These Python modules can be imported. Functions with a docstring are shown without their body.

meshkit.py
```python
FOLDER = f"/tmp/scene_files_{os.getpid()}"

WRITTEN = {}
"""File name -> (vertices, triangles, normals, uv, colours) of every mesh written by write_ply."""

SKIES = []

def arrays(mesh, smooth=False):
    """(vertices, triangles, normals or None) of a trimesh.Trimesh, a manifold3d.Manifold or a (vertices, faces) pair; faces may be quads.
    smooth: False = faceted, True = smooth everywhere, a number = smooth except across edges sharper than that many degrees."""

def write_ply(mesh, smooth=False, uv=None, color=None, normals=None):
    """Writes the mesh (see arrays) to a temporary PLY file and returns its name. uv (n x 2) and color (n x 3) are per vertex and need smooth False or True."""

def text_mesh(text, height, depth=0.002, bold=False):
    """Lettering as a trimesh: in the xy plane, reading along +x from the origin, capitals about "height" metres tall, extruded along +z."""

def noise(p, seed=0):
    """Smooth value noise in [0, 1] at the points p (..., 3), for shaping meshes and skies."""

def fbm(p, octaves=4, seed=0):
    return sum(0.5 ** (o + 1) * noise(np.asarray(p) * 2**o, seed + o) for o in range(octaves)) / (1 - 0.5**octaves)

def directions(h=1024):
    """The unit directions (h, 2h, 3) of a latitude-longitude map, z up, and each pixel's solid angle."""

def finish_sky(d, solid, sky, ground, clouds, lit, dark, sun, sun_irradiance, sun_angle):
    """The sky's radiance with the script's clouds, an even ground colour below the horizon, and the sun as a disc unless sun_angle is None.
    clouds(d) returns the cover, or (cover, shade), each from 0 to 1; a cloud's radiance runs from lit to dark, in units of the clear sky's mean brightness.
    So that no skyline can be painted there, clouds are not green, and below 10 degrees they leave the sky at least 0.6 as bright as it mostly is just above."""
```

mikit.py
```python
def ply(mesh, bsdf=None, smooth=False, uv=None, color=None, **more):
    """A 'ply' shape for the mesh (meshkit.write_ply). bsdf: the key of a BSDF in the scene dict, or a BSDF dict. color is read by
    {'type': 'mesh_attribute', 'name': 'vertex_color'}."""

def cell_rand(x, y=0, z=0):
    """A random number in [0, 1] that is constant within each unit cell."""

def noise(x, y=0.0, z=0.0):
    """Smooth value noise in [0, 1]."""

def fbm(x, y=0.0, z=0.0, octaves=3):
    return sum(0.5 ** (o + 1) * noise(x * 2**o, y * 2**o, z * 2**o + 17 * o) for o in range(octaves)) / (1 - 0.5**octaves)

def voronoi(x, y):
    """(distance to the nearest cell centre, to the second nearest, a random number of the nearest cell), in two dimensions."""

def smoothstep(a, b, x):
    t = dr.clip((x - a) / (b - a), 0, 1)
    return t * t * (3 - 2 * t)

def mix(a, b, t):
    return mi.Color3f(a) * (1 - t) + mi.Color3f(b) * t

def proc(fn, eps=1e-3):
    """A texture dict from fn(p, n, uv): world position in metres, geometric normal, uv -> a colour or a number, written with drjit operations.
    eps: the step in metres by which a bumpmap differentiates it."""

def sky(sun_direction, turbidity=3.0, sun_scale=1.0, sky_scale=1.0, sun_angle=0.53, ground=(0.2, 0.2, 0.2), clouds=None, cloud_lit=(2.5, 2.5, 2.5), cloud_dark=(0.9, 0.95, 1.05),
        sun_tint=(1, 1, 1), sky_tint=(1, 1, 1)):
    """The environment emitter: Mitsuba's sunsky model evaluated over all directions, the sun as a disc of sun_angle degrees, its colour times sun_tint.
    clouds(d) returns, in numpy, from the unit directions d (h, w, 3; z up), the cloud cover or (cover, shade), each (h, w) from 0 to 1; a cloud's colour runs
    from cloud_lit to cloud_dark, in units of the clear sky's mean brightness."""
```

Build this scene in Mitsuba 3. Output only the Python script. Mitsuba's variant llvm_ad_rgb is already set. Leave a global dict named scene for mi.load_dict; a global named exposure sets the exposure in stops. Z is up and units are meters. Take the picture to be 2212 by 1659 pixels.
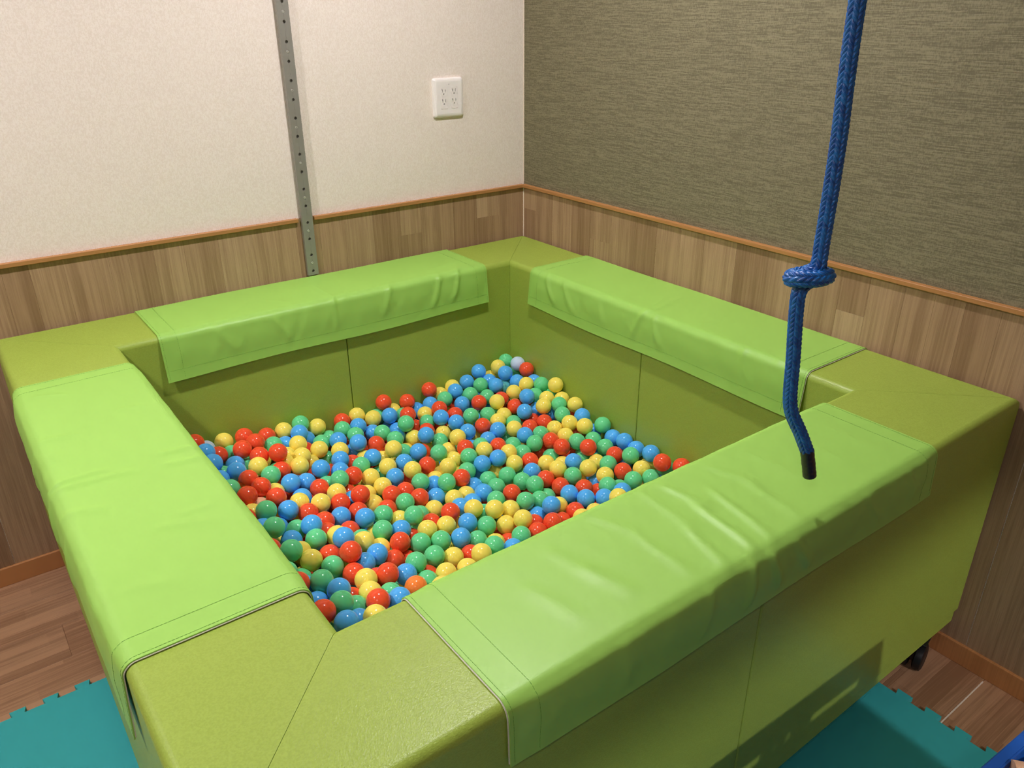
import math
import random
import numpy as np
import trimesh
import shapely.geometry as sg
import shapely.affinity as sa
import manifold3d as m3
import mitsuba as mi
import drjit as dr
import mikit
from mikit import noise, fbm, cell_rand, smoothstep, mix, proc
from meshkit import noise as mnoise

T = mi.ScalarTransform4f
scene, labels = {"type": "scene"}, {}
rng = np.random.default_rng(7)
random.seed(7)

# ------------------------------------------------------------------ camera, lamps, exposure
S = 1.8                      # side of the ball pit in metres
TOP = 0.758                  # height of the pit's rim above the floor
CEIL = 2.40


def W(x, y, z):
    """Pit units (side = 1, corner of the room = origin, rim height = 0) to metres."""
    return np.array([x * S, y * S, z * S + TOP])


cam = W(-1.02851, -1.33578, 0.43459)
yaw, pitch, roll, focal = 0.930372, -0.441062, -0.005428, 1691.7
fwd = np.array([math.cos(pitch) * math.cos(yaw), math.cos(pitch) * math.sin(yaw), math.sin(pitch)])
right = np.array([math.sin(yaw), -math.cos(yaw), 0.0])
up0 = np.cross(right, fwd)
upv = -math.sin(roll) * right + math.cos(roll) * up0
scene["camera"] = {"type": "perspective", "fov": math.degrees(2 * math.atan(1106 / focal)), "fov_axis": "x", "near_clip": 0.01, "far_clip": 50.0,
                   "to_world": T().look_at(origin=cam.tolist(), target=(cam + fwd).tolist(), up=upv.tolist())}
exposure = 4.17
LAMPS = [(-0.42, -0.53, 0.80), (-1.40, -0.53, 1.02), (-0.59, -2.52, 1.95), (-1.42, -1.52, 0.42)]   # pit units, relative power
LAMP_RADIANCE = np.array([1.0, 0.95, 0.95]) * 62.0


# ------------------------------------------------------------------ helpers
def number(key):
    if key not in used:
        used.add(key)
        return key
    k = 1
    while f"{key}_{k:03d}" in used:
        k += 1
    used.add(f"{key}_{k:03d}")
    return f"{key}_{k:03d}"


used = set()


def put(key, mesh, bsdf, parent=None, smooth=False, kind=None, label=None, color=None):
    k = number((parent + "__" if parent else "") + key)
    scene[k] = mikit.ply(mesh, bsdf, smooth, color=color)
    if kind or label:
        labels.setdefault(k, {})
        if kind:
            labels[k]["kind"] = kind
        if label:
            labels[k]["label"] = label
    return k


def put_shape(key, shape, parent=None, label=None):
    k = number((parent + "__" if parent else "") + key)
    scene[k] = shape
    if label:
        labels[k] = {"label": label}
    return k


def thing(key, label, category, group=None):
    k = number(key)
    labels[k] = {"label": label, "category": category}
    if group:
        labels[k]["group"] = group
    return k


def tag(k, label, category=None, group=None, kind=None):
    d = labels.setdefault(k, {})
    d["label"] = label
    if category:
        d["category"] = category
    if group:
        d["group"] = group
    if kind:
        d["kind"] = kind
    return k


def box(x0, x1, y0, y1, z0, z1):
    b = trimesh.creation.box((x1 - x0, y1 - y0, z1 - z0))
    b.apply_translation(((x0 + x1) / 2, (y0 + y1) / 2, (z0 + z1) / 2))
    return b


def cbox(x0, x1, y0, y1, z0, z1, c=0.001):
    """A box with chamfered edges (hull of three crossed boxes)."""
    pts = []
    for a, b, e in ((c, c, 0), (c, 0, c), (0, c, c)):
        for x in (x0 + a, x1 - a):
            for y in (y0 + b, y1 - b):
                for z in (z0 + e, z1 - e):
                    pts.append((x, y, z))
    return trimesh.convex.convex_hull(np.array(pts))


def rbox(x0, x1, y0, y1, z0, z1, r, n=16):
    """A box with round edges: the hull of eight spheres."""
    r = min(r, (x1 - x0) / 2.01, (y1 - y0) / 2.01, (z1 - z0) / 2.01)
    s = trimesh.creation.icosphere(subdivisions=2, radius=r).vertices
    pts = [s + (x, y, z) for x in (x0 + r, x1 - r) for y in (y0 + r, y1 - r) for z in (z0 + r, z1 - r)]
    return trimesh.convex.convex_hull(np.vstack(pts))


def grid_faces(n, m, close_m=False):
    i = np.arange(n - 1)[:, None]
    j = np.arange(m if close_m else m - 1)[None, :]
    a = i * m + j
    b = i * m + (j + 1) % m
    return np.stack([a, b, b + m, a + m], -1).reshape(-1, 4)


def tube(path, radii, n=12, caps=True):
    path = np.asarray(path, float)
    radii = np.broadcast_to(radii, len(path))
    t = np.gradient(path, axis=0)
    t /= np.linalg.norm(t, axis=1, keepdims=True)
    a = np.cross(t[0], [0.3, 0.9, 0.1])
    a /= np.linalg.norm(a)
    A = []
    for k in range(len(path)):
        a = a - t[k] * (a @ t[k])
        a /= np.linalg.norm(a)
        A.append(a.copy())
    A = np.array(A)
    Bn = np.cross(t, A)
    th = np.linspace(0, 2 * np.pi, n, endpoint=False)
    v = path[:, None] + radii[:, None, None] * (np.cos(th)[None, :, None] * A[:, None] + np.sin(th)[None, :, None] * Bn[:, None])
    v = v.reshape(-1, 3)
    q = grid_faces(len(path), n, True)
    f = np.vstack([q[:, [0, 1, 2]], q[:, [0, 2, 3]]])
    if caps:
        c0, c1 = len(v), len(v) + 1
        v = np.vstack([v, path[0], path[-1]])
        k = np.arange(n)
        f = np.vstack([f, np.stack([np.full(n, c0), (k + 1) % n, k], 1), np.stack([np.full(n, c1), (len(path) - 1) * n + k, (len(path) - 1) * n + (k + 1) % n], 1)])
    return trimesh.Trimesh(v, f, process=False)


def spline(pts, step):
    """Catmull-Rom curve through the points, resampled to the step."""
    p = np.asarray(pts, float)
    p = np.vstack([2 * p[0] - p[1], p, 2 * p[-1] - p[-2]])
    out = []
    for k in range(1, len(p) - 2):
        t = np.linspace(0, 1, 60, endpoint=False)[:, None]
        a, b, c, d = p[k - 1], p[k], p[k + 1], p[k + 2]
        out.append(0.5 * (2 * b + (c - a) * t + (2 * a - 5 * b + 4 * c - d) * t**2 + (3 * b - a - 3 * c + d) * t**3))
    out = np.vstack(out + [p[-2:-1]])
    s = np.r_[0, np.cumsum(np.linalg.norm(np.diff(out, axis=0), axis=1))]
    q = np.arange(0, s[-1], step)
    return np.stack([np.interp(q, s, out[:, k]) for k in range(3)], 1)


def to_trimesh(man):
    m = man.to_mesh()
    return trimesh.Trimesh(np.array(m.vert_properties[:, :3]), np.array(m.tri_verts), process=False)


def manifold(mesh):
    mesh = trimesh.Trimesh(mesh.vertices, mesh.faces, process=True)
    return m3.Manifold(m3.Mesh(np.asarray(mesh.vertices, np.float32), np.asarray(mesh.faces, np.uint32)))


def section_of(poly):
    c = np.array(poly.exterior.coords[:-1])
    return m3.CrossSection([c if poly.exterior.is_ccw else c[::-1]])


def srgb(r, g, b):
    c = np.array([r, g, b]) / 255.0
    return np.where(c <= 0.04045, c / 12.92, ((c + 0.055) / 1.055) ** 2.4).tolist()


def rgb(r, g, b):
    return {"type": "rgb", "value": srgb(r, g, b)}


def two(b):
    return {"type": "twosided", "bsdf": b}


def bump(b, fn, scale, eps=1e-3):
    return {"type": "bumpmap", "arbitrary": {**proc(fn, eps)}, "scale": scale, "bsdf": b}


# ------------------------------------------------------------------ materials
def principled(color, rough, spec=0.5, **more):
    return {"type": "principled", "base_color": color, "roughness": rough, "specular": spec, **more}


def paper_bump(p, n, uv):
    h = p.x + p.y
    return 0.6 * noise(h * 270, p.z * 150) + 0.4 * noise(h * 420, p.z * 420)


def paper_color(p, n, uv):
    h = p.x + p.y
    f = 0.5 * noise(h * 420, p.z * 210) + 0.5 * noise(h * 640, p.z * 560)
    return mix(srgb(227, 214, 204), srgb(236, 225, 217), smoothstep(0.25, 0.75, f))


scene["m_wallpaper_white"] = two(bump(principled(proc(paper_color), 0.75, 0.2), paper_bump, 0.0005, 6e-4))


def grass_color(p, n, uv):
    h = p.y
    f = 0.35 * noise(h * 24, p.z * 520) + 0.35 * noise(h * 70, p.z * 900) + 0.3 * noise(h * 520, p.z * 260)
    return mix(srgb(104, 98, 77), srgb(132, 125, 100), smoothstep(0.25, 0.75, f))


def grass_bump(p, n, uv):
    h = p.y
    return 0.7 * noise(h * 24, p.z * 520) + 0.45 * noise(h * 70, p.z * 900) + 0.5 * noise(h * 640, p.z * 260)


scene["m_grasscloth"] = two(bump(principled(proc(grass_color), 0.7, 0.25), grass_bump, 0.00055, 4e-4))


def wood(dark, light, along, seed, fine=1.0, blocks=0.0):
    """Wood print: streaks along an axis; blocks: short staves of other tones printed across it."""
    def fn(p, n, uv):
        if along == "z":
            a, c = p.z, p.x + p.y
        else:
            a, c = p.x, p.y
        c = c + 0.004 * noise(a * 6, c * 9, seed)
        g = 0.40 * fbm(c * 230 * fine, a * 5, seed, octaves=2) + 0.22 * noise(c * 850 * fine, a * 22, seed + 3) + 0.38 * noise(c * 34, a * 2.5, seed + 5)
        if blocks > 0:
            row = dr.floor(p.y / 0.05)
            g = g + blocks * (cell_rand(row, dr.floor(p.x / 0.33 + 3.7 * cell_rand(row, 1, 9)), seed) - 0.5)
        return mix(dark, light, smoothstep(0.15, 0.85, g))
    return fn


WOOD_TONES = [((140, 110, 84), (170, 139, 110)), ((147, 117, 90), (177, 146, 116)), ((131, 101, 76), (160, 129, 101)), ((153, 123, 96), (183, 153, 123))]
for k, (a, b) in enumerate(WOOD_TONES):
    scene[f"m_wainscot_{k}"] = two(principled(proc(wood(srgb(*a), srgb(*b), "z", 11 + 7 * k)), 0.42, 0.35))
scene["m_floor_0"] = two(principled(proc(wood(srgb(140, 102, 76), srgb(174, 134, 104), "x", 3, blocks=0.52)), 0.38, 0.4))
scene["m_floor_1"] = two(principled(proc(wood(srgb(145, 106, 79), srgb(180, 139, 108), "x", 29, blocks=0.52)), 0.38, 0.4))
scene["m_trim"] = two(principled(rgb(172, 121, 74), 0.4, 0.4))
scene["m_baseboard"] = two(principled(proc(wood(srgb(168, 112, 68), srgb(188, 130, 82), "x", 41)), 0.42, 0.35))
scene["m_caulk"] = two(principled(rgb(226, 212, 198), 0.6, 0.2))
scene["m_ceiling"] = two({"type": "diffuse", "reflectance": rgb(206, 203, 198)})
scene["m_wall_dark"] = two({"type": "diffuse", "reflectance": rgb(128, 108, 84)})


def leather(p, n, uv):
    q = noise(p.x * 620, p.y * 620, p.z * 620)
    return q * q + 0.3 * noise(p.x * 1500, p.y * 1500, p.z * 1500)


def leather_color(p, n, uv):
    f = 0.6 * noise(p.x * 480, p.y * 480, p.z * 480) + 0.4 * noise(p.x * 900, p.y * 900, p.z * 900)
    return mix(srgb(143, 165, 65), srgb(150, 172, 72), smoothstep(0.2, 0.8, f))


scene["m_olive"] = two(bump(principled(proc(leather_color), 0.38, 0.45), leather, 0.00025, 3e-4))


def weave(p, n, uv):
    return noise(p.x * 900, p.y * 900, p.z * 900)


scene["m_lime"] = two(bump(principled(rgb(148, 196, 90), 0.42, 0.45), weave, 0.00012, 3e-4))
scene["m_lining"] = two(principled(rgb(205, 200, 190), 0.8, 0.2))
scene["m_stitch"] = two(principled(rgb(104, 158, 62), 0.7, 0.2))
scene["m_seam"] = two(principled(rgb(40, 46, 14), 0.8, 0.1))


def foam(p, n, uv):
    return noise(p.x * 800, p.y * 800, p.z * 800)


scene["m_mat"] = two(bump(principled(rgb(58, 172, 176), 0.62, 0.3), foam, 0.0002, 3e-4))
scene["m_black_plastic"] = two(principled(rgb(22, 22, 24), 0.45, 0.4))
scene["m_black_tape"] = two(principled(rgb(30, 28, 28), 0.33, 0.5))
scene["m_steel"] = two(principled(rgb(150, 147, 140), 0.48, 0.5, metallic=0.4))
scene["m_screw"] = two(principled(rgb(205, 203, 198), 0.4, 0.5, metallic=0.6))
scene["m_dark"] = two({"type": "diffuse", "reflectance": rgb(16, 15, 14)})
scene["m_white_plastic"] = two(principled(rgb(236, 230, 228), 0.28, 0.5))
scene["m_rope"] = two(principled({"type": "mesh_attribute", "name": "vertex_color"}, 0.34, 0.55))
scene["m_fibre"] = two(principled(rgb(40, 120, 190), 0.5, 0.4))
scene["m_bin"] = two(principled(rgb(24, 78, 160), 0.38, 0.45))
scene["m_block_0"] = two(principled(proc(wood(srgb(206, 160, 128), srgb(226, 184, 150), "x", 51)), 0.5, 0.3))
scene["m_block_1"] = two(principled(proc(wood(srgb(214, 178, 120), srgb(234, 202, 146), "x", 57)), 0.5, 0.3))
BALL_RGB = {"r": (236, 82, 50), "g": (102, 208, 144), "b": (82, 172, 246), "y": (244, 223, 100), "w": (192, 212, 238), "p": (246, 202, 160), "t": (98, 190, 186), "o": (250, 134, 62)}
for c, v in BALL_RGB.items():
    scene[f"m_ball_{c}"] = principled(rgb(*v), 0.16, 0.4)
scene["m_ball_mixed"] = principled({"type": "mesh_attribute", "name": "vertex_color"}, 0.16, 0.4)


# ------------------------------------------------------------------ the room
WALL = 0.009                 # face of the walls behind the corner of the pit
XL, YL = -4.2, -6.0
TRIM_Z = TOP + 0.1087 * S    # upper edge of the wooden rail on the walls
SKIRT = 0.060

put("floor", box(XL, WALL, YL, WALL, -0.06, -0.004), "m_floor_0", kind="structure")
put("ceiling", box(XL - 0.1, WALL + 0.1, YL - 0.1, WALL + 0.1, CEIL, CEIL + 0.08), "m_ceiling", kind="structure")
put("wall_left", box(XL - 0.1, WALL + 0.1, WALL, WALL + 0.1, 0, CEIL), "m_wallpaper_white", kind="structure")
put("wall_right", box(WALL, WALL + 0.1, YL - 0.1, WALL, 0, CEIL), "m_grasscloth", kind="structure")
put("wall_far_left", box(XL - 0.1, XL, YL - 0.1, WALL, 0, CEIL), "m_wall_dark", kind="structure")
put("wall_behind", box(XL, WALL, YL - 0.1, YL, 0, CEIL), "m_wall_dark", kind="structure")
put("wall_header", box(XL, WALL, -2.14 * S, -2.08 * S, TOP + 0.645 * S, CEIL), "m_wall_dark", kind="structure")
labels["wall_header"]["label"] = "wall above a wide opening, behind the viewer"
for k, l in (("floor", "brown wood-print floor showing beside the mats and under the pit"), ("ceiling", "white ceiling with downlights"),
             ("wall_left", "off-white textured wallpaper wall with wood wainscot below"), ("wall_right", "grey-green grasscloth wallpaper wall with wood wainscot below"),
             ("wall_far_left", "brown wood-panelled wall at the left end of the room"), ("wall_behind", "brown wood-panelled wall behind the viewer")):
    labels[k]["label"] = l

# wainscot boards: left wall along x, right wall along y
lefts = [-1.2505, -1.187, -1.128, -1.064, -0.966, -0.93, -0.884, -0.821, -0.792, -0.753, -0.706, -0.649, -0.59, -0.51, -0.4905, -0.466, -0.416, -0.358, -0.299, -0.252, -0.177, -0.12, -0.062, 0.0]
rights = [0.0, -0.039, -0.095, -0.155, -0.212, -0.271, -0.332, -0.387, -0.443, -0.495, -0.562, -0.624, -0.665, -0.706, -0.75, -0.794, -0.844, -0.885, -0.924, -0.968, -1.038, -1.10, -1.16, -1.215, -1.28, -1.34, -1.40, -1.46]
tone = [2, 0, 1, 0, 2, 1, 0, 0, 2, 1, 0, 3, 1, 0, 1, 0, 3, 2, 1, 0, 2, 3, 0, 1]
top_z, low_z = TRIM_Z - 0.002, SKIRT - 0.004


def board(x0, x1, y0, y1, z0, z1, k, wall):
    put("board", cbox(x0, x1, y0, y1, z0, z1, 0.0002), f"m_wainscot_{k}", wall)


for i, (a, b) in enumerate(zip(lefts[:-1], lefts[1:])):
    g0 = 0.0015 if abs(a + 1.064) < 1e-6 else 0.0001
    short = {18: 0.115, 5: 0.30, 10: 0.22, 21: 0.10, 2: 0.4}.get(i)
    x0, x1 = a * S + g0, b * S - 0.0001 - (-0.0015 if i == len(lefts) - 2 else 0)
    if short:
        zz = top_z - short
        board(x0, x1, 0.004, WALL, zz + 0.0001, top_z, tone[i], "wall_left")
        board(x0, x1, 0.004, WALL, low_z, zz - 0.0001, (tone[i] + 1) % 4, "wall_left")
    else:
        board(x0, x1, 0.004, WALL, low_z, top_z, tone[i], "wall_left")
for i, (b, a) in enumerate(zip(rights[:-1], rights[1:])):
    g1 = 0.0022 if abs(b + 1.038) < 1e-6 else 0.0001
    short = {0: 0.09, 4: 0.13, 8: 0.26, 11: 0.20, 14: 0.12, 16: 0.33, 21: 0.5}.get(i)
    y0, y1 = a * S + 0.0001, b * S - g1 - (-0.0015 if i == 0 else 0)
    k = tone[(i * 5 + 2) % len(tone)]
    if short:
        zz = top_z - short
        board(0.004, WALL, y0, y1, zz + 0.0001, top_z, k, "wall_right")
        board(0.004, WALL, y0, y1, low_z, zz - 0.0001, (k + 1) % 4, "wall_right")
    else:
        board(0.004, WALL, y0, y1, low_z, top_z, k, "wall_right")
put("wainscot_panel", box(XL, lefts[0] * S - 0.0004, 0.004, WALL, low_z, top_z), "m_wainscot_0", "wall_left")
put("wainscot_panel", box(0.004, WALL, YL, rights[-1] * S - 0.0004, low_z, top_z), "m_wainscot_1", "wall_right")
put("joint_strip", box(0.0065, WALL, -1.038 * S - 0.004, -1.038 * S + 0.002, low_z, top_z), "m_caulk", "wall_right", label="pale caulked joint between two wainscot sheets")
put("joint_strip", box(-1.064 * S - 0.001, -1.064 * S + 0.003, 0.0065, WALL, low_z, top_z), "m_caulk", "wall_left", label="pale caulked joint between two wainscot sheets")
tag(put("trim_4", cbox(0.0018, WALL, 0.0018, WALL, SKIRT, TRIM_Z - 0.013, 0.0008), "m_caulk"), "pale bead of caulk where the two wainscots meet in the corner", kind="structure")
tag(put("trim_5", cbox(WALL - 0.0028, WALL, WALL - 0.0028, WALL, TRIM_Z + 0.0005, CEIL, 0.0008), "m_caulk"), "pale bead of caulk up the corner between white and grey-green wallpaper", kind="structure")


def rail_bar(x0, x1, y0, y1, z0, z1):
    return rbox(x0, x1, y0, y1, z0, z1, 0.0018)


# slim wooden rails on top of the wainscot, cut away either side of the steel upright
tag(put("trim_1", rail_bar(-0.476 * S, -0.002, -0.008, WALL - 0.0005, TRIM_Z - 0.012, TRIM_Z), "m_trim", smooth=30), "orange-brown wooden rail on the left wall between the steel upright and the corner", kind="structure")
tag(put("trim_2", rail_bar(XL, -0.506 * S, -0.008, WALL - 0.0005, TRIM_Z - 0.012, TRIM_Z), "m_trim", smooth=30), "orange-brown wooden rail on the left wall, left of the steel upright", kind="structure")
tag(put("trim_3", rail_bar(-0.008, WALL - 0.0005, YL, 0.0, TRIM_Z - 0.012, TRIM_Z), "m_trim", smooth=30), "orange-brown wooden rail along the grey-green right wall", kind="structure")
tag(put("baseboard_left", rbox(XL, -0.002, -0.004, WALL - 0.0005, 0.0, SKIRT, 0.002), "m_baseboard", smooth=30), "brown wooden baseboard under the white wall, left of the ball pit", kind="structure")
tag(put("baseboard_right", rbox(-0.004, WALL - 0.0005, YL, 0.0, 0.0, SKIRT, 0.002), "m_baseboard", smooth=30), "brown wooden baseboard under the grey-green wall, right of the ball pit", kind="structure")

# floor boards, laid along the white wall
row = 0
y = WALL - 0.001
ROWS = [-1.075 * S + 0.15 * k for k in range(13, -8, -1)]
for k, (ya, yb) in enumerate(zip([0.0] + [q for q in ROWS if q < -0.03], [q for q in ROWS if q < -0.03])):
    x = 0.0
    off = [0.0, 0.31, 0.62][k % 3]
    cuts = [0.004] + [-(off + 0.3 + 0.93 * j) for j in range(5)]
    for j, (xa, xb) in enumerate(zip(cuts[:-1], cuts[1:])):
        if xb < -3.6:
            continue
        put("floor_board", cbox(xb + 0.0002, xa - 0.0002, yb + 0.0002, ya - 0.0002, -0.008, 0.0, 0.0006), f"m_floor_{(k + j) % 2}", "floor")
put("joint_strip", box(-0.60, -0.013, -1.075 * S - 0.0016, -1.075 * S + 0.0016, -0.002, 0.0004), "m_caulk", "floor", label="pale straight joint line across the floor boards")

# ------------------------------------------------------------------ ceiling downlights
ring_profile = [(0.050, 0.0), (0.050, -0.002), (0.062, -0.006), (0.072, -0.004), (0.074, 0.0)]
ring = trimesh.creation.revolve(np.array(ring_profile), sections=48)
disc = trimesh.creation.cylinder(radius=0.0495, height=0.004, sections=48)
for k, (lx, ly, power) in enumerate(LAMPS):
    x, y = lx * S, ly * S
    d = thing("downlight", ["round white ceiling downlight above the ball pit", "round white ceiling downlight above the floor left of the pit",
                            "round white ceiling downlight beyond the opening behind the viewer", "round white ceiling downlight above the near corner of the pit"][k], "ceiling light", "ceiling downlights")
    put("ring", ring.copy().apply_translation((x, y, CEIL)), "m_white_plastic", d, smooth=30)
    key = put("diffuser", disc.copy().apply_translation((x, y, CEIL - 0.0035)), "m_white_plastic", d)
    scene[key]["emitter"] = {"type": "area", "radiance": {"type": "rgb", "value": (LAMP_RADIANCE * power).tolist()}}


# ------------------------------------------------------------------ the ball pit
WT = 0.2605                  # wall thickness
X0, X1 = -S, -0.002          # outer faces
Y0, Y1 = -1.01617 * S, -0.002
ZB = TOP - 0.336 * S         # underside of the padded panels
ZBASE = TOP - 0.3567 * S     # underside of the base
R = 0.017
pit = thing("ball_pit", "square olive-green padded vinyl ball pit standing in the corner of the room", "ball pit")


def section(inset):
    """Rounded cross-section (depth from the outer face, height), counter-clockwise."""
    pts = []
    r = R
    for cx, cz, a0 in ((WT - r, TOP - r, 0), (r, TOP - r, 90)):
        for a in np.linspace(a0, a0 + 90, 9):
            pts.append((cx + (r - inset) * math.cos(math.radians(a)), cz + (r - inset) * math.sin(math.radians(a))))
    b = 0.006
    for cx, cz, a0 in ((b, ZB + b, 180), (WT - b, ZB + b, 270)):
        for a in np.linspace(a0, a0 + 90, 5):
            pts.append((cx + (b - inset) * math.cos(math.radians(a)), cz + (b - inset) * math.sin(math.radians(a))))
    out = []
    n = len(pts)
    for k in range(n):                                   # finer along the straight runs
        p, q = np.array(pts[k]), np.array(pts[(k + 1) % n])
        m = max(1, int(np.linalg.norm(q - p) / 0.05))
        out += [p + (q - p) * j / m for j in range(m)]
    return np.array(out)


def pit_panel(origin, along, inward, length, sign):
    """Half of one side: mitred at its corner end (l = 0), butted at the middle (l = length)."""
    secs = [(0.0010, 0.0), (0.0, 0.0022)]
    rows = []
    base = section(0.0)
    for inset, l in ((0.0006, 0.0002), (0.0002, 0.0005), (0.0, 0.0012)):
        s = section(inset)
        rows.append((s, l + s[:, 0]))                    # the mitre: the corner end recedes with depth
    for f in (0.25, 0.5, 0.75):
        rows.append((base, base[:, 0] * (1 - f) + f * length))
    for inset, l in ((0.0, 0.005), (0.0012, 0.0022), (0.0035, 0.0006)):
        s = section(inset)
        rows.append((s, np.full(len(s), length - l)))
    v = []
    for s, l in rows:
        v.append(np.array(origin)[None] + l[:, None] * np.array(along)[None] + s[:, :1] * np.array(inward)[None] + s[:, 1:] * np.array([[0, 0, 1.0]]))
    n, m = len(rows), len(base)
    v = np.vstack(v)
    q = grid_faces(n, m, True)
    f = np.vstack([q[:, [0, 1, 2]], q[:, [0, 2, 3]]])
    for r0, flip in ((0, True), (n - 1, False)):
        c = len(v)
        v = np.vstack([v, v[r0 * m:(r0 + 1) * m].mean(0)])
        k = np.arange(m)
        t = np.stack([np.full(m, c), r0 * m + k, r0 * m + (k + 1) % m], 1)
        f = np.vstack([f, t[:, ::-1] if flip else t])
    mesh = trimesh.Trimesh(v, f, process=False)
    if mesh.volume < 0:
        mesh.invert()
    return mesh


LX, LY = (X1 - X0) / 2, (Y1 - Y0) / 2
for o, a, b, ln in (((X1, Y1), (-1, 0), (0, -1), LX), ((X0, Y1), (1, 0), (0, -1), LX), ((X1, Y1), (0, -1), (-1, 0), LY), ((X1, Y0), (0, 1), (-1, 0), LY),
                    ((X0, Y1), (0, -1), (1, 0), LY), ((X0, Y0), (0, 1), (1, 0), LY), ((X1, Y0), (-1, 0), (0, 1), LX), ((X0, Y0), (1, 0), (0, 1), LX)):
    put("padded_panel", pit_panel((*o, 0.0), (*a, 0.0), (*b, 0.0), ln, 1), "m_olive", pit, smooth=35)
put("base", rbox(X0 + 0.004, X1 - 0.004, Y0 + 0.004, Y1 - 0.004, ZBASE, ZB + 0.001, 0.004), "m_olive", pit, smooth=35, label="olive vinyl base with a stepped lower edge")

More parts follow.
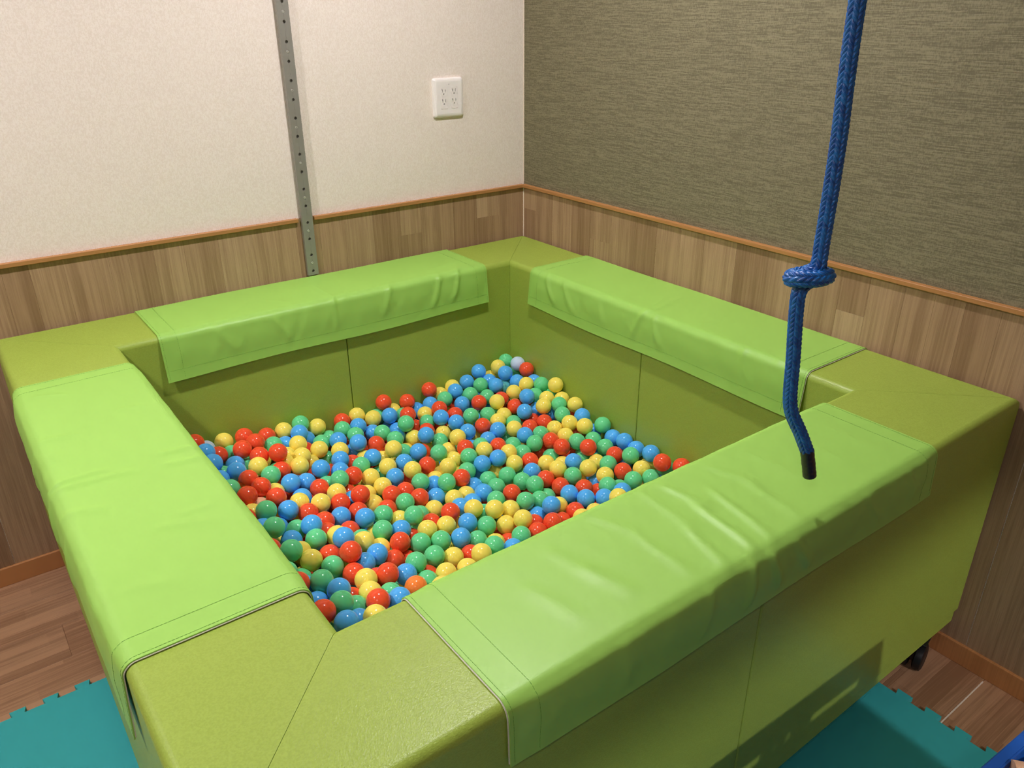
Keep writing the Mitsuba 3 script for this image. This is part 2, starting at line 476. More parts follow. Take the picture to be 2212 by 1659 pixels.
# casters under the four corners
wheel_prof = np.array([(0.0, -0.011), (0.030, -0.011), (0.0365, -0.008), (0.0375, 0.0), (0.0365, 0.008), (0.030, 0.011), (0.0, 0.011)])
wheel = trimesh.creation.revolve(wheel_prof, sections=40)
wheel.apply_transform(trimesh.transformations.rotation_matrix(math.pi / 2, (1, 0, 0)))
for k, (cx, cy, az) in enumerate(((X1 - 0.112, Y0 + 0.034, 12), (X1 - 0.09, Y1 - 0.09, 30), (X0 + 0.09, Y1 - 0.09, 150), (X0 + 0.09, Y0 + 0.09, 290))):
    lift = 0.0135 if k == 3 else 0.0
    M = trimesh.transformations.translation_matrix((cx, cy, 0)) @ trimesh.transformations.rotation_matrix(math.radians(az), (0, 0, 1))

    def at(mesh):
        mesh = mesh.copy()
        mesh.apply_transform(M)
        return mesh
    ztop = ZBASE
    hood = trimesh.util.concatenate([cbox(-0.04, 0.04, -0.03, 0.03, ztop - 0.004, ztop, 0.001),
                                     trimesh.creation.cylinder(radius=0.018, height=0.02, sections=24).apply_translation((0, 0, ztop - 0.013)),
                                     trimesh.convex.convex_hull(np.array([(x, y, z) for y in (-0.0045, 0.0045) for x, z in ((-0.02, ztop - 0.02), (0.018, ztop - 0.02), (0.03, 0.052), (0.036, 0.03), (-0.005, 0.03))]))])
    c = put("caster", at(hood), "m_black_plastic", pit, smooth=30, label="black caster with a brake pedal" if k == 0 else None)
    for s in (-1, 1):
        put("wheel", at(wheel.copy().apply_translation((0.012, s * 0.0165, 0.0376 + lift))), "m_black_plastic", c, smooth=40)
    pedal = trimesh.convex.convex_hull(np.array([(x, y, z) for y in (-0.014, 0.014) for x, z in ((0.036, 0.040), (0.050, 0.046), (0.078, 0.026), (0.074, 0.018), (0.040, 0.032))]))
    put("brake_pedal", at(pedal), "m_black_tape", c)

# ------------------------------------------------------------------ fitted covers over the rim
TH = 0.0022                  # cloth thickness


def cover(label, origin, along, inward, l0, l1, drop_out, drop_in, ridges, seed, flare_out=0.010, flare_in=0.012, amp=0.0022, frayed=True):
    """A cloth draped across the rim. Position = along * l + profile; ridges = folds ((l, u), (l, u), height, width) on the flattened cloth,
    where u runs from the outer flap's lower edge over the top to the inner flap's lower edge."""
    key = thing("rim_cover", label, "bench cover", "lime covers over the pit's rim")
    r = R + 0.002
    gap = 0.0012
    prof = []

    def flap(side, drop, flare):                        # lower edge first
        n = max(3, int(drop / 0.005))
        pts = []
        for k in range(n):
            f = k / n
            z = TOP - r - (drop - r) * (1 - f)
            d = gap + flare * (1 - f) ** 1.3
            pts.append(((-d) if side == 0 else (WT + d), z))
        return pts
    prof += flap(0, drop_out, flare_out)
    for a in np.linspace(180, 90, 9):
        prof.append((R - gap * 0 + (r - 0.0008) * math.cos(math.radians(a)), TOP - R + (r - 0.0008) * math.sin(math.radians(a))))
    for x in np.linspace(R, WT - R, 46)[1:-1]:
        prof.append((x, TOP - R + r - 0.0008))
    for a in np.linspace(90, 0, 9):
        prof.append((WT - R + (r - 0.0008) * math.cos(math.radians(a)), TOP - R + (r - 0.0008) * math.sin(math.radians(a))))
    prof += flap(1, drop_in, flare_in)[::-1]
    prof = np.array(prof)
    u = np.r_[0, np.cumsum(np.linalg.norm(np.diff(prof, axis=0), axis=1))]
    un = np.linspace(0, u[-1], int(u[-1] / 0.0042))
    P = np.stack([np.interp(un, u, prof[:, k]) for k in range(2)], 1)
    t = np.gradient(P, axis=0)
    t /= np.linalg.norm(t, axis=1, keepdims=True)
    N = np.stack([-t[:, 1], t[:, 0]], 1)                 # outward
    if N[len(N) // 2, 1] < 0:
        N = -N
    ua = np.interp(0, [0], [0])
    u_edge_out = drop_out - r + r * math.pi / 4          # arclength at the outer edge's middle
    u_edge_in = u[-1] - (drop_in - r + r * math.pi / 4)
    ln = np.linspace(l0, l1, int((l1 - l0) / 0.0045))
    A, B = np.array([*along, 0.0]), np.array([*inward, 0.0])
    O = np.array([*origin, 0.0])

    def height(L, U):
        h = np.zeros(np.broadcast(L, U).shape)
        pts = np.stack([L * 5.5 + U * 2.0, U * 3.0 + seed + 0 * L, 0 * L + 0 * U + seed], -1)
        h = h + amp * 0.55 * np.abs(mnoise(pts))
        pts = np.stack([L * 13 - U * 5, U * 5 + seed + 0 * L, 0 * L + 0 * U + 3.3 * seed], -1)
        h = h + amp * 0.35 * np.abs(mnoise(pts))
        for (la, uu), (lb, ub), hh, ww in ridges:
            d = np.array([lb - la, ub - uu])
            ll = np.linalg.norm(d)
            e = d / ll
            s = (L - la) * e[0] + (U - uu) * e[1]
            q = -(L - la) * e[1] + (U - uu) * e[0]
            q = q + 0.004 * np.sin(s / ll * 5 + seed)
            env = np.clip(np.minimum(s / (0.28 * ll), (ll - s) / (0.28 * ll)), 0, 1)
            env = env * env * (3 - 2 * env)
            wid = ww * (0.7 + 0.5 * s / ll)
            h = h + hh * env * np.exp(-(q / wid) ** 2)
        # the flaps hang in loose diagonal folds, the hems are stiff
        for lo_, hi_, sg_ in ((0.0, u_edge_out, 1), (u_edge_in, u[-1], -1)):
            if hi_ - lo_ < 0.05:
                continue
            f = np.clip((U - lo_) / (hi_ - lo_), 0, 1) if sg_ > 0 else np.clip((hi_ - U) / (hi_ - lo_), 0, 1)
            env = np.exp(-((f - 0.62) / 0.36) ** 2) * ((U < hi_) if sg_ > 0 else (U > lo_))
            pts = np.stack([L * 17 + sg_ * U * 9, U * 4 + seed, 0 * L + 0 * U + 7.7 + seed], -1)
            m_ = np.clip(mnoise(pts) * 1.6, -0.15, 1)
            h = h + 0.0052 * env * np.maximum(m_, 0)
            pts = np.stack([L * 42 + sg_ * U * 16, U * 5 + 2 * seed, 0 * L + 0 * U + 1.7 + seed], -1)
            h = h + 0.0022 * env * np.maximum(mnoise(pts) * 1.5, 0)
        hem = np.clip(np.minimum(L - l0, l1 - L) / 0.05, 0.25, 1)
        return np.maximum(h, 0) * hem

    def surf(L, U, lift=0.0):
        L, U = np.broadcast_arrays(np.asarray(L, float), np.asarray(U, float))
        p = np.stack([np.interp(U, un, P[:, k]) for k in range(2)], -1)
        n = np.stack([np.interp(U, un, N[:, k]) for k in range(2)], -1)
        p = p + n * (height(L, U) + lift)[..., None]
        sag = 0.003 * np.sin((L - l0) * 9 + seed) * np.clip(1 - np.minimum(U, u[-1] - U) / 0.05, 0, 1)
        return O + L[..., None] * A + p[..., :1] * B + np.stack([0 * L, 0 * L, p[..., 1] + sag], -1)

    def shell(lifts, ls, us):
        Lg, Ug = np.meshgrid(ls, us, indexing="ij")
        a, b = surf(Lg, Ug, lifts[1]), surf(Lg, Ug, lifts[0])
        n, m = a.shape[:2]
        v = np.vstack([a.reshape(-1, 3), b.reshape(-1, 3)])
        q = grid_faces(n, m)
        k = n * m
        rim = np.r_[np.arange(m), np.arange(1, n) * m + m - 1, (n - 1) * m + np.arange(m - 2, -1, -1), np.arange(n - 2, 0, -1) * m]
        nx = np.roll(rim, -1)
        side = np.stack([rim, nx, nx + k, rim + k], 1)
        f = np.vstack([q, q[:, ::-1] + k, side[:, ::-1]])
        f = np.vstack([f[:, [0, 1, 2]], f[:, [0, 2, 3]]])
        mesh = trimesh.Trimesh(v, f, process=False)
        if mesh.volume < 0:
            mesh.invert()
        return mesh
    put("sheet", shell((0.0012, 0.0012 + TH), ln, un), "m_lime", key, smooth=40)
    ends = np.r_[np.linspace(l0 + 0.0008, l0 + 0.012, 4)]
    ends2 = np.r_[np.linspace(l1 - 0.012, l1 + (0.0016 if frayed else -0.0008), 4)]
    for e in (ends, ends2):
        put("lining", shell((0.0, 0.0012), e, un[1:-1]), "m_lining", key, smooth=40, label="off-white lining showing at the cut end")
    # stitching: rows of thread dashes along the hems
    V, F = [], []

    def dashes(Ls, Us):
        p = surf(Ls, Us, TH + 0.0016)
        for k in range(0, len(p) - 1):
            d = p[k + 1] - p[k]
            w_ = np.linalg.norm(d)
            if w_ < 1e-6:
                continue
            d /= w_
            a, b = p[k], p[k] + d * w_ * 0.72
            n = np.array([0, 0, 1.0]) - d * d[2]
            n = n / max(np.linalg.norm(n), 1e-6) if np.linalg.norm(n) > 0.3 else np.cross(d, A)
            s = np.cross(d, n)
            c = 0.00034
            base = sum(len(x) for x in V)
            V.append(np.array([a + s * c, a - s * c, a + n * c, b + s * c, b - s * c, b + n * c]))
            F.append(np.array([(0, 2, 1), (3, 4, 5), (0, 3, 5), (0, 5, 2), (1, 2, 5), (1, 5, 4), (0, 1, 4), (0, 4, 3)]) + base)
    us = np.arange(0.006, u[-1] - 0.006, 0.0055)
    for e in (l0 + 0.006, l0 + 0.046, l1 - 0.006, l1 - 0.046):
        dashes(np.full(len(us), e), us)
    ls = np.arange(l0 + 0.006, l1 - 0.006, 0.0055)
    for d_, uu in ((drop_in, u[-1] - 0.030),):
        if d_ > 0.07:
            dashes(ls, np.full(len(ls), uu))
    put("stitching", trimesh.Trimesh(np.vstack(V), np.vstack(F), process=False), "m_stitch", key, kind="stuff", label="rows of dark green thread stitching")
    return key, u_edge_out, u_edge_in, u[-1]


def folds(pairs, origin, along, inward, drop_out):
    """Folds on the top, given by end points in pit units, to (l, u) on the cloth."""
    out = []
    for (xa, ya), (xb, yb), h, w in pairs:
        q = []
        for x, y in ((xa, ya), (xb, yb)):
            d = np.array([x * S, y * S]) - np.array(origin)
            q.append((float(d @ along), float(d @ inward) + drop_out - R + R * math.pi / 2 - R))
        out.append((q[0], q[1], h, w))
    return out
BALLS = 'g -303 -289 396;w -289 -343 400;y -352 -309 393;r -290 -396 397;b -423 -289 387;b -358 -361 389;b -338 -404 365;b -482 -300 366;g -303 -497 380;y -337 -456 374;g -456 -348 365;y -291 -559 397;b -416 -384 365;r -630 -289 375;b -555 -337 366;y -384 -445 353;g -519 -376 357;g -344 -514 356;b -392 -530 372;g -462 -395 339;y -335 -566 361;g -605 -349 355;r -718 -289 356;y -475 -472 354;r -806 -289 380;r -519 -428 347;b -567 -396 344;b -647 -321 337;g -329 -624 360;y -289 -659 361;y -376 -600 359;r -425 -507 336;r -647 -380 344;b -434 -572 345;y -688 -353 325;g -353 -670 349;g -525 -487 327;r -611 -419 326;r -770 -385 362;y -475 -511 319;y -905 -289 362;b -813 -339 353;g -589 -482 341;b -314 -724 353;b -677 -437 344;y -866 -326 355;y -520 -539 323;r -958 -289 358;r -400 -635 321;g -709 -401 321;b -644 -477 332;y -365 -721 343;g -802 -427 358;g -1095 -289 393;g -292 -798 345;r -582 -540 326;b -931 -349 357;y -342 -768 344;y -1046 -299 371;r -455 -627 316;y -400 -688 320;y -504 -607 319;g -983 -344 360;b -551 -582 319;y -1151 -291 388;b -637 -534 320;b -890 -363 326;g -880 -412 343;b -1119 -335 388;y -687 -463 299;g -452 -680 314;b -501 -660 317;b -769 -494 334;g -962 -392 353;y -404 -747 320;r -1207 -298 391;r -1274 -303 414;y -692 -559 329;b -289 -844 318;y -790 -451 312;g -862 -462 336;b -599 -593 304;g -344 -812 314;b -1022 -394 356;r -454 -733 314;g -724 -501 300;b -289 -896 328;g -402 -800 323;y -1334 -304 418;r -1259 -354 413;b -979 -444 356;g -1063 -361 346;g -502 -712 311;r -1418 -325 451;y -1144 -382 380;r -925 -455 337;g -550 -661 298;g -1210 -358 388;r -602 -653 309;r -454 -788 316;g -341 -865 311;r -402 -853 326;r -697 -609 315;y -901 -522 343;b -289 -948 323;r -1310 -393 425;y -1090 -406 354;y -664 -665 321;y -723 -551 288;y -1040 -443 349;b -833 -553 323;y -600 -706 309;r -1232 -460 418;g -783 -591 319;b -1411 -399 452;g -550 -713 293;b -292 -1012 339;g -1331 -353 398;r -349 -917 310;r -1374 -377 420;g -336 -971 328;r -1277 -432 410;y -1160 -447 374;g -717 -658 314;g -476 -762 275;b -970 -517 335;b -651 -720 314;y -745 -615 292;b -1062 -491 348;r -562 -765 293;b -467 -859 300;y -398 -889 287;r -322 -1085 353;b -898 -579 321;y -615 -756 299;y -532 -808 294;b -1411 -459 447;b -702 -709 307;g -397 -939 305;r -837 -610 304;b -1345 -425 401;g -1021 -544 338;y -1189 -499 377;y -792 -657 305;y -1299 -480 407;y -952 -577 325;r -289 -1131 348;y -458 -917 303;b -1138 -525 362;y -529 -860 299;y -338 -1021 305;y -902 -636 324;r -1242 -495 379;g -755 -705 299;r -385 -990 300;b -1086 -538 340;b -591 -812 289;b -1362 -493 420;y -655 -716 261;g -1283 -530 397;g -661 -781 286;y -438 -970 295;r -1068 -587 343;g -513 -910 293;b -957 -629 317;y -1018 -595 322;r -796 -737 307;g -351 -1073 305;r -580 -864 284;g -1117 -604 357;g -709 -749 273;r -1348 -543 414;g -396 -1045 301;g -643 -831 284;g -911 -696 315;b -1197 -559 356;g -849 -740 313;b -1245 -570 377;b -865 -695 289;g -635 -882 295;g -468 -1013 293;y -1007 -646 313;r -563 -913 277;b -761 -749 270;g -718 -804 279;r -1333 -593 410;r -1180 -609 355;r -520 -969 282;g -1408 -579 425;r -963 -698 306;b -459 -1065 296;b -770 -812 284;y -1150 -652 350;r -707 -865 285;b -573 -965 282;r -1102 -700 351;y -807 -776 272;r -1013 -710 320;r -1380 -624 417;b -892 -749 285;y -502 -1093 308;r -947 -751 306;r -1315 -650 400;b -510 -1045 285;b -1237 -620 352;b -553 -1014 284;y -857 -789 286;g -653 -927 273;g -763 -865 284;g -704 -926 289;b -820 -827 278;g -999 -761 316;y -1261 -664 370;r -1163 -703 350;y -1213 -691 363;y -1068 -705 309;b -664 -993 294;y -622 -976 266;b -870 -840 290;y -857 -889 306;y -807 -919 300;r -1052 -755 312;y -757 -925 282;y -925 -790 278;b -1306 -704 386;g -1363 -709 411;r -602 -1025 266;r -1132 -742 330;r -916 -863 305;r -1259 -716 364;g -1085 -796 330;b -688 -960 251;g -1020 -846 328;b -1185 -750 341;b -1137 -794 341;y -767 -996 293;y -1043 -806 301;r -1235 -760 352;r -699 -1042 280;b -898 -921 295;r -971 -851 286;y -796 -957 265;b -1287 -807 390;g -856 -950 284;y -955 -903 300;g -1376 -796 415;y -1011 -899 308;b -1074 -872 320;g -1313 -769 365;g -1123 -864 336;r -1187 -802 326;r -751 -1041 270;r -1251 -809 352;g -804 -1037 278;y -1244 -858 368;b -955 -974 302;b -1247 -905 391;g -1298 -857 381;g -909 -983 278;g -1006 -958 306;b -1347 -821 377;y -1193 -898 351;r -1106 -924 326;g -1057 -942 312;g -896 -1041 289;y -1153 -903 316;g -1377 -902 411;r -1257 -963 389;y -1347 -874 376;y -951 -1063 303;b -1183 -948 339;r -955 -1018 274;r -1291 -915 365;g -1058 -1011 314;y -1010 -1023 294;r -1143 -956 307;y -1341 -926 381;g -1121 -1029 334;b -1228 -970 346;g -1307 -966 371;y -1011 -1088 300;y -1068 -1081 309;r -1212 -1058 363;r -1271 -1001 355;b -1165 -1058 338;y -1264 -1051 367;g -1362 -1035 401;g -1122 -1081 312;r -1413 -1027 414;o -1169 -1111 338;b -1344 -1084 400;y -1279 -1101 370;g -1231 -1103 344;b -1233 -1152 364;r -1285 -1152 386;g -1361 -1134 407;b -1393 -1073 380;g -1326 -1123 369;r -1409 -1151 420;b -1379 -1195 406'
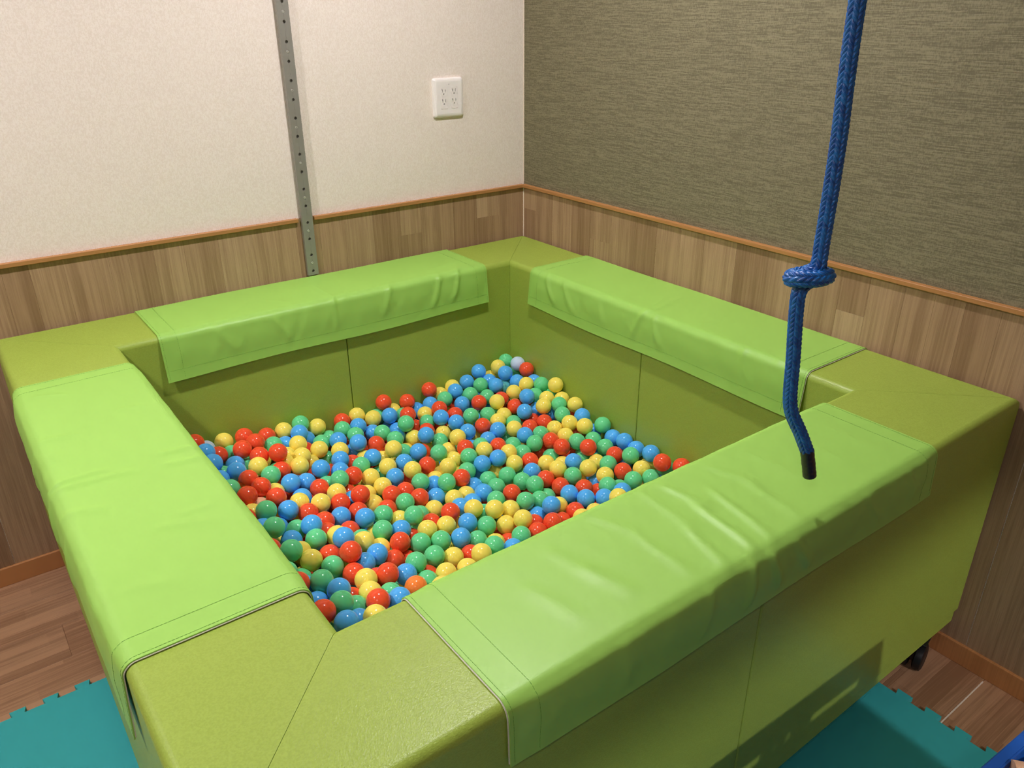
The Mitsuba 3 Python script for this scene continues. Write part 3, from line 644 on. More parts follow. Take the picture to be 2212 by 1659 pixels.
BALL_LABELS = "green ball in the back corner, lilac right, blue below|pale lilac ball in the back corner, green left, red right, blue below|yellow ball in the back corner, blue below|red ball in the back corner, lilac left, yellow below|blue ball against the back panel, green below|blue ball in the back corner, blue right, green above|half-hidden blue ball in heap's right side, blue left, yellow right, lilac above, yellow below|blue ball against the back panel, yellow left, green right, green below|green ball against the right panel, yellow left, yellow right, green below|yellow ball in heap's right side, blue left, green right, red above, blue below|green ball in heap's back part, blue left, blue right, blue above, green below|yellow ball against the right panel, green left, yellow below|blue ball in heap's back part, green left, yellow right, yellow above, red below|red ball against the back panel, green right, blue below|blue ball in heap's back part, green right, yellow above, blue below|yellow ball in heap's right side, red left, blue right, blue above, red below|green ball in heap's back part, blue left, green right, blue above|half-hidden green ball in heap's right side, blue left, yellow right, green above, blue below|blue ball in heap's right side, yellow left, green right, yellow above, blue below|half-hidden green ball in heap's back part, red left, yellow right, green above, green below|half-hidden yellow ball in heap's right side, green left, green right, green above, yellow below|green ball in heap's back part, blue left, blue right, yellow above, red below|red ball against the back panel, red below|yellow ball in heap's back part, green left, red right, blue above, yellow below|red ball against the back panel, blue below|red ball in heap's back part, blue left, green right, green above, green below|blue ball in heap's back part, green left, red right, blue above, red below|half-hidden blue ball against the back panel, red right, red above, yellow below|green ball in heap's right side, yellow left, yellow right, yellow above, green below|yellow ball against the right panel, yellow left, blue below|yellow ball in heap's right side, blue left, green right, yellow above, red below|red ball in heap's right side, red left, blue right, yellow above, green below|red ball in heap's back part, blue left, red right, green above, blue below|blue ball in heap's right side, red left, yellow right, blue above, red below|yellow ball in heap's back part, red left, red right, blue above, green below|green ball in heap's right side, red left, blue right, green above, yellow below|green ball in heap's back part, green left, yellow right, red above, red below|half-hidden red ball in heap's back part, blue left, green right, blue above, blue below|red ball in heap's back part, blue left, yellow right, red above, green below|half-hidden yellow ball in heap's right side, green left, yellow above, blue below|yellow ball against the back panel, red left, yellow right, blue below|blue ball in heap's back part, yellow left, green right, red above, green below|green ball in heap's back part, red left, green right, blue above, blue below|blue ball against the right panel, yellow left, yellow above, yellow below|blue ball in heap's back part, green left, red right, red above, yellow below|yellow ball in heap's back part, yellow left, blue right, red above, blue below|yellow ball in heap's right side, green left, green right, yellow above, blue below|half-hidden red ball against the back panel, yellow right, green below|red ball in heap's right side, red left, yellow right, yellow above, green below|half-hidden green ball in heap's back part, blue right, yellow above, blue below|blue ball in heap's back part, blue left, green right, red above, yellow below|yellow ball in heap's right side, yellow left, blue right, yellow above, yellow below|green ball in heap's back part, blue left, yellow right, red above, yellow below|green ball against the back panel, yellow left, yellow right, blue below|green ball against the right panel, yellow left, green below|red ball in heap's back part, blue left, blue right, green above, blue below|blue ball in heap's back part, green left, blue right, yellow above, green below|yellow ball in heap's right side, yellow left, green right, blue above, green below|yellow ball against the back panel, green left, green below|half-hidden red ball in heap's right side, yellow left, green right, blue above, blue below|yellow ball in heap's right side, red left, yellow right, green above, red below|yellow ball in heap's right side, blue left, blue right, green above, green below|green ball in heap's back part, green right, red above, blue below|blue ball in heap's right side, red left, yellow right, yellow above, red below|yellow ball against the back panel, red left, blue right, blue below|blue ball in heap's back part, yellow left, red right, green above, red below|half-hidden blue ball in heap's back part, blue left, green right, yellow above, red below|green ball in heap's back part, blue left, green right, yellow above, red below|blue ball in heap's back part, yellow left, yellow right, green above, yellow below|half-hidden yellow ball in heap's back part, blue left, yellow right, blue above, green below|half-hidden green ball in heap's right side, red left, red right, red above, green below|blue ball in heap's right side, yellow left, green right, red above, green below|blue ball in heap's back part, yellow left, green right, green above, blue below|half-hidden green ball in heap's back part, green left, blue right, blue above, blue below|yellow ball in heap's right side, yellow left, green right, yellow above, red below|half-hidden red ball against the back panel, red left, yellow right, red below|red ball against the back panel, yellow left, red right, red below|yellow ball in heap's back part, yellow left, blue right, blue above, red below|blue ball against the right panel, green left, blue right, red below|yellow ball in heap's back part, green left, blue right, green above, blue below|green ball in heap's back part, green left, yellow right, green above, yellow below|half-hidden blue ball in heap's back part, red right, red above, yellow below|half-hidden green ball in heap's right side, green left, green right, yellow above, red below|blue ball in heap's back part, green left, green right, green above, yellow below|red ball nearer the back corner, green left, red right, yellow above, green below|green ball in heap's back part, blue left, yellow right, yellow above, green below|blue ball against the right panel, blue left, blue right, green below|green ball in heap's right side, yellow left, red right, yellow above, blue below|yellow ball against the back panel, blue left, red right, green below|red ball in heap's back part, red left, red right, red below|blue ball in heap's back part, yellow left, blue right, green above|half-hidden green ball in heap's back part, blue left, blue right, yellow above, yellow below|green ball in heap's right side, red right, green above, red below|half-hidden red ball beside the left bench|yellow ball in heap's back part, blue left, blue right, blue above, yellow below|red ball in heap's back part, blue left, yellow right, blue above, blue below|half-hidden green ball in heap's right side, red left, yellow above, yellow below|half-hidden green ball in heap's back part, red left, blue right, yellow above, red below|red ball in heap's right side, blue left, yellow right, blue above, blue below|red ball in heap's right side, red left, green right, yellow above|green ball in heap's right side, green left, blue right, green below|red ball in heap's right side, green left, green right, green above, yellow below|red ball in heap's back part, yellow left, green right, yellow above, green below|yellow ball in heap's back part, red left, green right, green above, yellow below|half-hidden blue ball against the right panel, blue left, blue right, yellow below|red ball in heap's back part, green left, red right, red above, blue below|yellow ball in heap's back part, yellow left, blue right, green above, blue below|yellow ball in heap's right side, green left, red right, blue above, blue below|half-hidden yellow ball in heap's back part, green left, red right, yellow above, yellow below|yellow ball in heap's back part, green left, blue right, blue above, blue below|blue ball in heap's back part, green left, green right, yellow above, red below|yellow ball in heap's right side, blue left, green right, green above, yellow below|red ball in heap's back part, red left, yellow right, green above, red below|green ball in heap's back part, blue left, yellow right, green above, yellow below|half-hidden blue ball beside the left bench, red right, blue below|half-hidden green ball in heap's right side, yellow left, red right, blue above, blue below|blue ball against the right panel, blue left, yellow below|half-hidden green ball in heap's back part, red left, red right, yellow above, blue below|red ball in heap's right side, yellow left, green right, blue above, green below|half-hidden red ball beside the left bench, blue left, green right, yellow above, blue below|green ball in heap's right side, red left, blue right, blue above, red below|red ball in heap's back part, red left, red right, red above, yellow below|yellow ball in heap's back part, blue left, yellow right, yellow above, yellow below|green ball in heap's back part, yellow left, blue right, red above, green below|half-hidden green ball in heap's right side, red left, red above, yellow below|blue ball in heap's back part, green left, yellow right, red above, yellow below|blue ball in heap's right side, yellow left, yellow right, red above, yellow below|half-hidden yellow ball in heap's back part, green left, green right, yellow above, red below|blue ball in heap's back part, blue left, green right, yellow above, blue below|red ball in heap's right side, yellow left, yellow right, green above, blue below|blue ball in heap's right side, yellow left, yellow right, green above, green below|half-hidden yellow ball in heap's right side, yellow left, green right, red above, yellow below|red ball against the right panel, yellow left, red right, green below|blue ball in heap's back part, yellow left, green above, blue below|yellow ball in heap's right side, blue left, red right, yellow above, green below|yellow ball in heap's right side, blue left, yellow right, green above, red below|blue ball beside the left bench, green right, red above, blue below|blue ball in the heap centre, green left, blue right, yellow above, green below|green ball in heap's right side, yellow left, red right, red above, yellow below|red ball in heap's back part, yellow left, yellow right, blue above, green below|half-hidden blue ball in heap's back part, red left, yellow right, green above, blue below|green ball in heap's back part, blue left, blue right|yellow ball in heap's back part, red left, blue right, yellow above, blue below|yellow ball in heap's back part, red left, green right, yellow above, green below|yellow ball in heap's back part, blue left, green right, red above, red below|yellow ball in heap's back part, blue left, blue right, yellow above, blue below|half-hidden red ball against the right panel, red left|yellow ball in heap's right side, blue left, yellow right, red above, red below|blue ball in heap's back part, yellow left, blue right, yellow above, red below|yellow ball in heap's right side, yellow left, green right, green above, red below|yellow ball in heap's right side, red left, red right, blue above, green below|yellow ball in heap's back part, blue left, red right, blue above, green below|red ball in heap's back part, green left, yellow right, red above|half-hidden green ball in the heap centre, yellow left, blue right, green above, blue below|red ball in heap's right side, green left, yellow right, green above, blue below|half-hidden blue ball in heap's back part, blue left, red right, blue above, green below|blue ball in heap's right side, yellow left, red right, red above, green below|blue ball in heap's left side, blue left, red right, blue above, green below|half-hidden yellow ball in heap's right side, blue left, green right, blue above, green below|green ball in heap's back part, yellow left, red right, red above, red below|green ball in heap's right side, yellow left, green right, yellow above, red below|yellow ball in heap's right side, yellow left, red right, green above, green below|red ball in heap's back part, green left, yellow right, red below|green ball in heap's right side, yellow left, yellow right, blue above, blue below|blue ball in heap's back part, yellow left, yellow right, yellow above, red below|yellow ball in heap's back part, red left, yellow right, blue above, red below|red ball in the heap centre, green left, blue right, yellow above, yellow below|green ball beside the front bench, green left, red above|red ball nearer the front bench, green left, red right, yellow above, green below|green ball in heap's back part, red left, red right, blue above, yellow below|half-hidden green ball in the heap centre, blue left, green right, blue above, blue below|red ball in heap's left side, blue left, red right, yellow above, red below|green ball beside the front bench, green right, yellow above|green ball in heap's right side, green left, green right, yellow above, green below|green ball in the heap centre, red left, blue right, yellow above, red below|blue ball in heap's back part, blue left, red right, yellow above, blue below|green ball in the heap centre, blue left, red right, yellow above, yellow below|blue ball in heap's back part, green left, blue right, yellow above, yellow below|half-hidden blue ball in the heap centre, green left, green right, red above, blue below|green ball in heap's right side, green left, red right, blue above, green below|green ball beside the front bench, blue right, yellow above, blue below|yellow ball in heap's back part, yellow left, blue right, yellow above, yellow below|red ball in heap's right side, red left, yellow above, yellow below|half-hidden blue ball in the heap centre, red left, blue right, green above, blue below|green ball in the heap centre, blue left, red right, yellow above, green below|red ball in heap's left side, red left, red right, yellow above, green below|red ball in heap's back part, blue left, yellow right, blue above, yellow below|half-hidden red ball in heap's right side, blue left, blue right, yellow above, blue below|half-hidden green ball beside the left bench, red right, blue above|half-hidden red ball in the heap centre, red left, red right, blue above, green below|half-hidden blue ball beside the front bench, green left, red above, yellow below|blue ball in the heap centre, blue left, green right, green above, yellow below|yellow ball in heap's back part, red left, red right, green above, red below|red ball in the heap centre, green left, green right, green above, yellow below|blue ball in heap's right side, blue left, red right, green above, red below|red ball in the heap centre, red left, yellow right, red above, red below|half-hidden yellow ball in the heap centre, yellow left, blue right, red above, blue below|red ball in the heap centre, yellow left, red right, blue above, red below|red ball beside the left bench, green left, red right, red above, yellow below|blue ball in the heap centre, red left, yellow right, blue above, yellow below|half-hidden yellow ball beside the front bench, blue left, blue above|red ball in the heap centre, green left, blue right, green above, green below|red ball in heap's left side, red left, yellow right, green above|blue ball beside the front bench, blue left, yellow right, green above|half-hidden blue ball in heap's left side, yellow right, blue above, yellow below|blue ball beside the front bench, blue left, blue right, red above|half-hidden yellow ball in the heap centre, blue left, yellow right, green above, blue below|half-hidden green ball in heap's right side, green left, green right, green above, blue below|half-hidden green ball in the heap centre, blue left, yellow right, green above, yellow below|green ball in the heap centre, red left, green right, green above, yellow below|half-hidden blue ball in the heap centre, blue left, yellow right, blue above, yellow below|green ball in the heap centre, red left, red right, red above, green below|half-hidden yellow ball in heap's left side, blue left, yellow right, blue above|red ball in heap's left side, yellow left, red right, yellow above, blue below|yellow ball in heap's left side, blue left, yellow right, red above, red below|yellow ball in the heap centre, red left, red right, yellow above, blue below|blue ball in heap's right side, green left, yellow right, green above, red below|half-hidden yellow ball in heap's right side, blue left, red right, red above, red below|half-hidden blue ball in the heap centre, red left, blue right, yellow above, blue below|yellow ball in the heap centre, blue left, yellow right, blue above, blue below|yellow ball in the heap centre, yellow left, yellow right, green above, green below|half-hidden red ball in the heap centre, yellow left, green right, red above, green below|yellow ball in the heap centre, yellow left, green right, red above, yellow below|yellow ball in the heap centre, green left, red right, blue above, red below|blue ball in heap's left side, green left, yellow right, green below|green ball beside the left bench, yellow left, blue right, red above, green below|half-hidden red ball beside the front bench, red left, blue above|half-hidden red ball in the heap centre, blue left, yellow right, red above, red below|red ball in the heap centre, yellow left, blue right, yellow above, yellow below|red ball in heap's left side, blue left, red right, blue above, blue below|green ball in the heap centre, blue left, yellow right, red above, green below|half-hidden blue ball in the heap centre, yellow left, red right, green above, red below|green ball in the heap centre, yellow left, red right, green above|blue ball in heap's left side, red left, red right, red above, red below|blue ball in the heap centre, blue left, green right, yellow above, yellow below|yellow ball in the heap centre, yellow left, red right, green above, green below|half-hidden yellow ball in the heap centre, green left, green right, green above, blue below|half-hidden red ball in heap's left side, blue left, blue right, yellow above, red below|red ball beside the front bench, blue left, red right, blue above|blue ball in the heap centre, red left, green right, yellow above, blue below|half-hidden red ball in the heap centre, green left, yellow right, yellow above, yellow below|yellow ball in the heap centre, green left, yellow right, yellow above, green below|blue ball in heap's left side, green left, red right, red above, green below|green ball in the heap centre, blue left, yellow right, yellow above, green below|yellow ball in the heap centre, red left, blue right, red above, green below|green ball beside the left bench, yellow left, green right, green above|yellow ball in the heap centre, yellow right, red above, green below|blue ball in the heap centre, green left, green right, yellow above, red below|half-hidden green ball in heap's left side, green left, blue right, red above, blue below|green ball in the heap centre, blue left, blue right, green above, yellow below|half-hidden red ball in heap's left side, yellow left, blue above, red below|half-hidden red ball beside the front bench, green left, red right, red above|half-hidden red ball in heap's left side, green left, yellow right, red above, red below|green ball beside the front bench, yellow left, red right, yellow above, blue below|half-hidden yellow ball in heap's left side, red left, blue right, blue above, red below|blue ball in the heap centre, green left, green right, blue above, red below|blue ball in heap's left side, yellow left, yellow right, blue above, red below|green ball in heap's left side, green left, red right, blue above, yellow below|green ball in the heap centre, blue left, green right, green above, yellow below|green ball in the heap centre, green left, blue right, yellow above, green below|half-hidden blue ball in heap's left side, green right, green above, green below|yellow ball in heap's left side, blue left, yellow right, blue above, blue below|red ball in the heap centre, yellow left, green right, blue above, red below|green ball in the heap centre, red left, green right, yellow above, green below|green ball beside the front bench, yellow left, blue right, green above|half-hidden yellow ball in heap's left side, yellow left, red right, green above, blue below|green ball beside the left bench, yellow right, blue above|red ball in heap's left side, red left, blue right, blue above, red below|half-hidden yellow ball in heap's left side, green left, yellow right, green above|yellow ball beside the front bench, red left, green right, green above|blue ball in heap's left side, blue left, red right, yellow above, red below|half-hidden red ball beside the front bench, yellow left, yellow right, green above, yellow below|half-hidden red ball in heap's left side, yellow left, red right, yellow above, green below|green ball in the heap centre, green left, yellow right, green above, yellow below|yellow ball beside the front bench, green left, red right, green above, yellow below|red ball in the heap centre, blue left, green right, red above, red below|yellow ball in heap's left side, yellow left, red right, green above, green below|green ball in the heap centre, red left, green right, green above, green below|blue ball in heap's left side, blue right, yellow above, yellow below|green ball in heap's left side, yellow left, red right, red above, green below|half-hidden yellow ball beside the front bench, yellow left, red above|half-hidden yellow ball beside the front bench, green left, yellow right, yellow above|red ball in heap's left side, yellow left, blue right, red above, green below|red ball in heap's left side, green left, yellow right, red above|blue ball in heap's left side, red left, green right, blue below|yellow ball in heap's left side, red left, red right, blue above, yellow below|green ball beside the left bench, red left, blue right, green above, blue below|half-hidden green ball beside the front bench, orange left, yellow right, green above|half-hidden red ball beside the left bench, green right, yellow above|orange ball beside the front bench, green left, green right, green above|blue ball in heap's left side, green left, yellow right, green above, green below|half-hidden yellow ball beside the front bench, green right, yellow above|half-hidden green ball beside the front bench, red left, blue right, red above|half-hidden blue ball beside the front bench, green left, blue above|red ball beside the front bench, green left, green right, yellow above|green ball in the front corner, red left, green right, blue above, blue below|half-hidden blue ball in the front corner, green right, green above|half-hidden green ball in the front corner, green left, red right, yellow above, blue below|half-hidden red ball in the front corner, green right, blue above|half-hidden blue ball in the front corner, red left, green above"
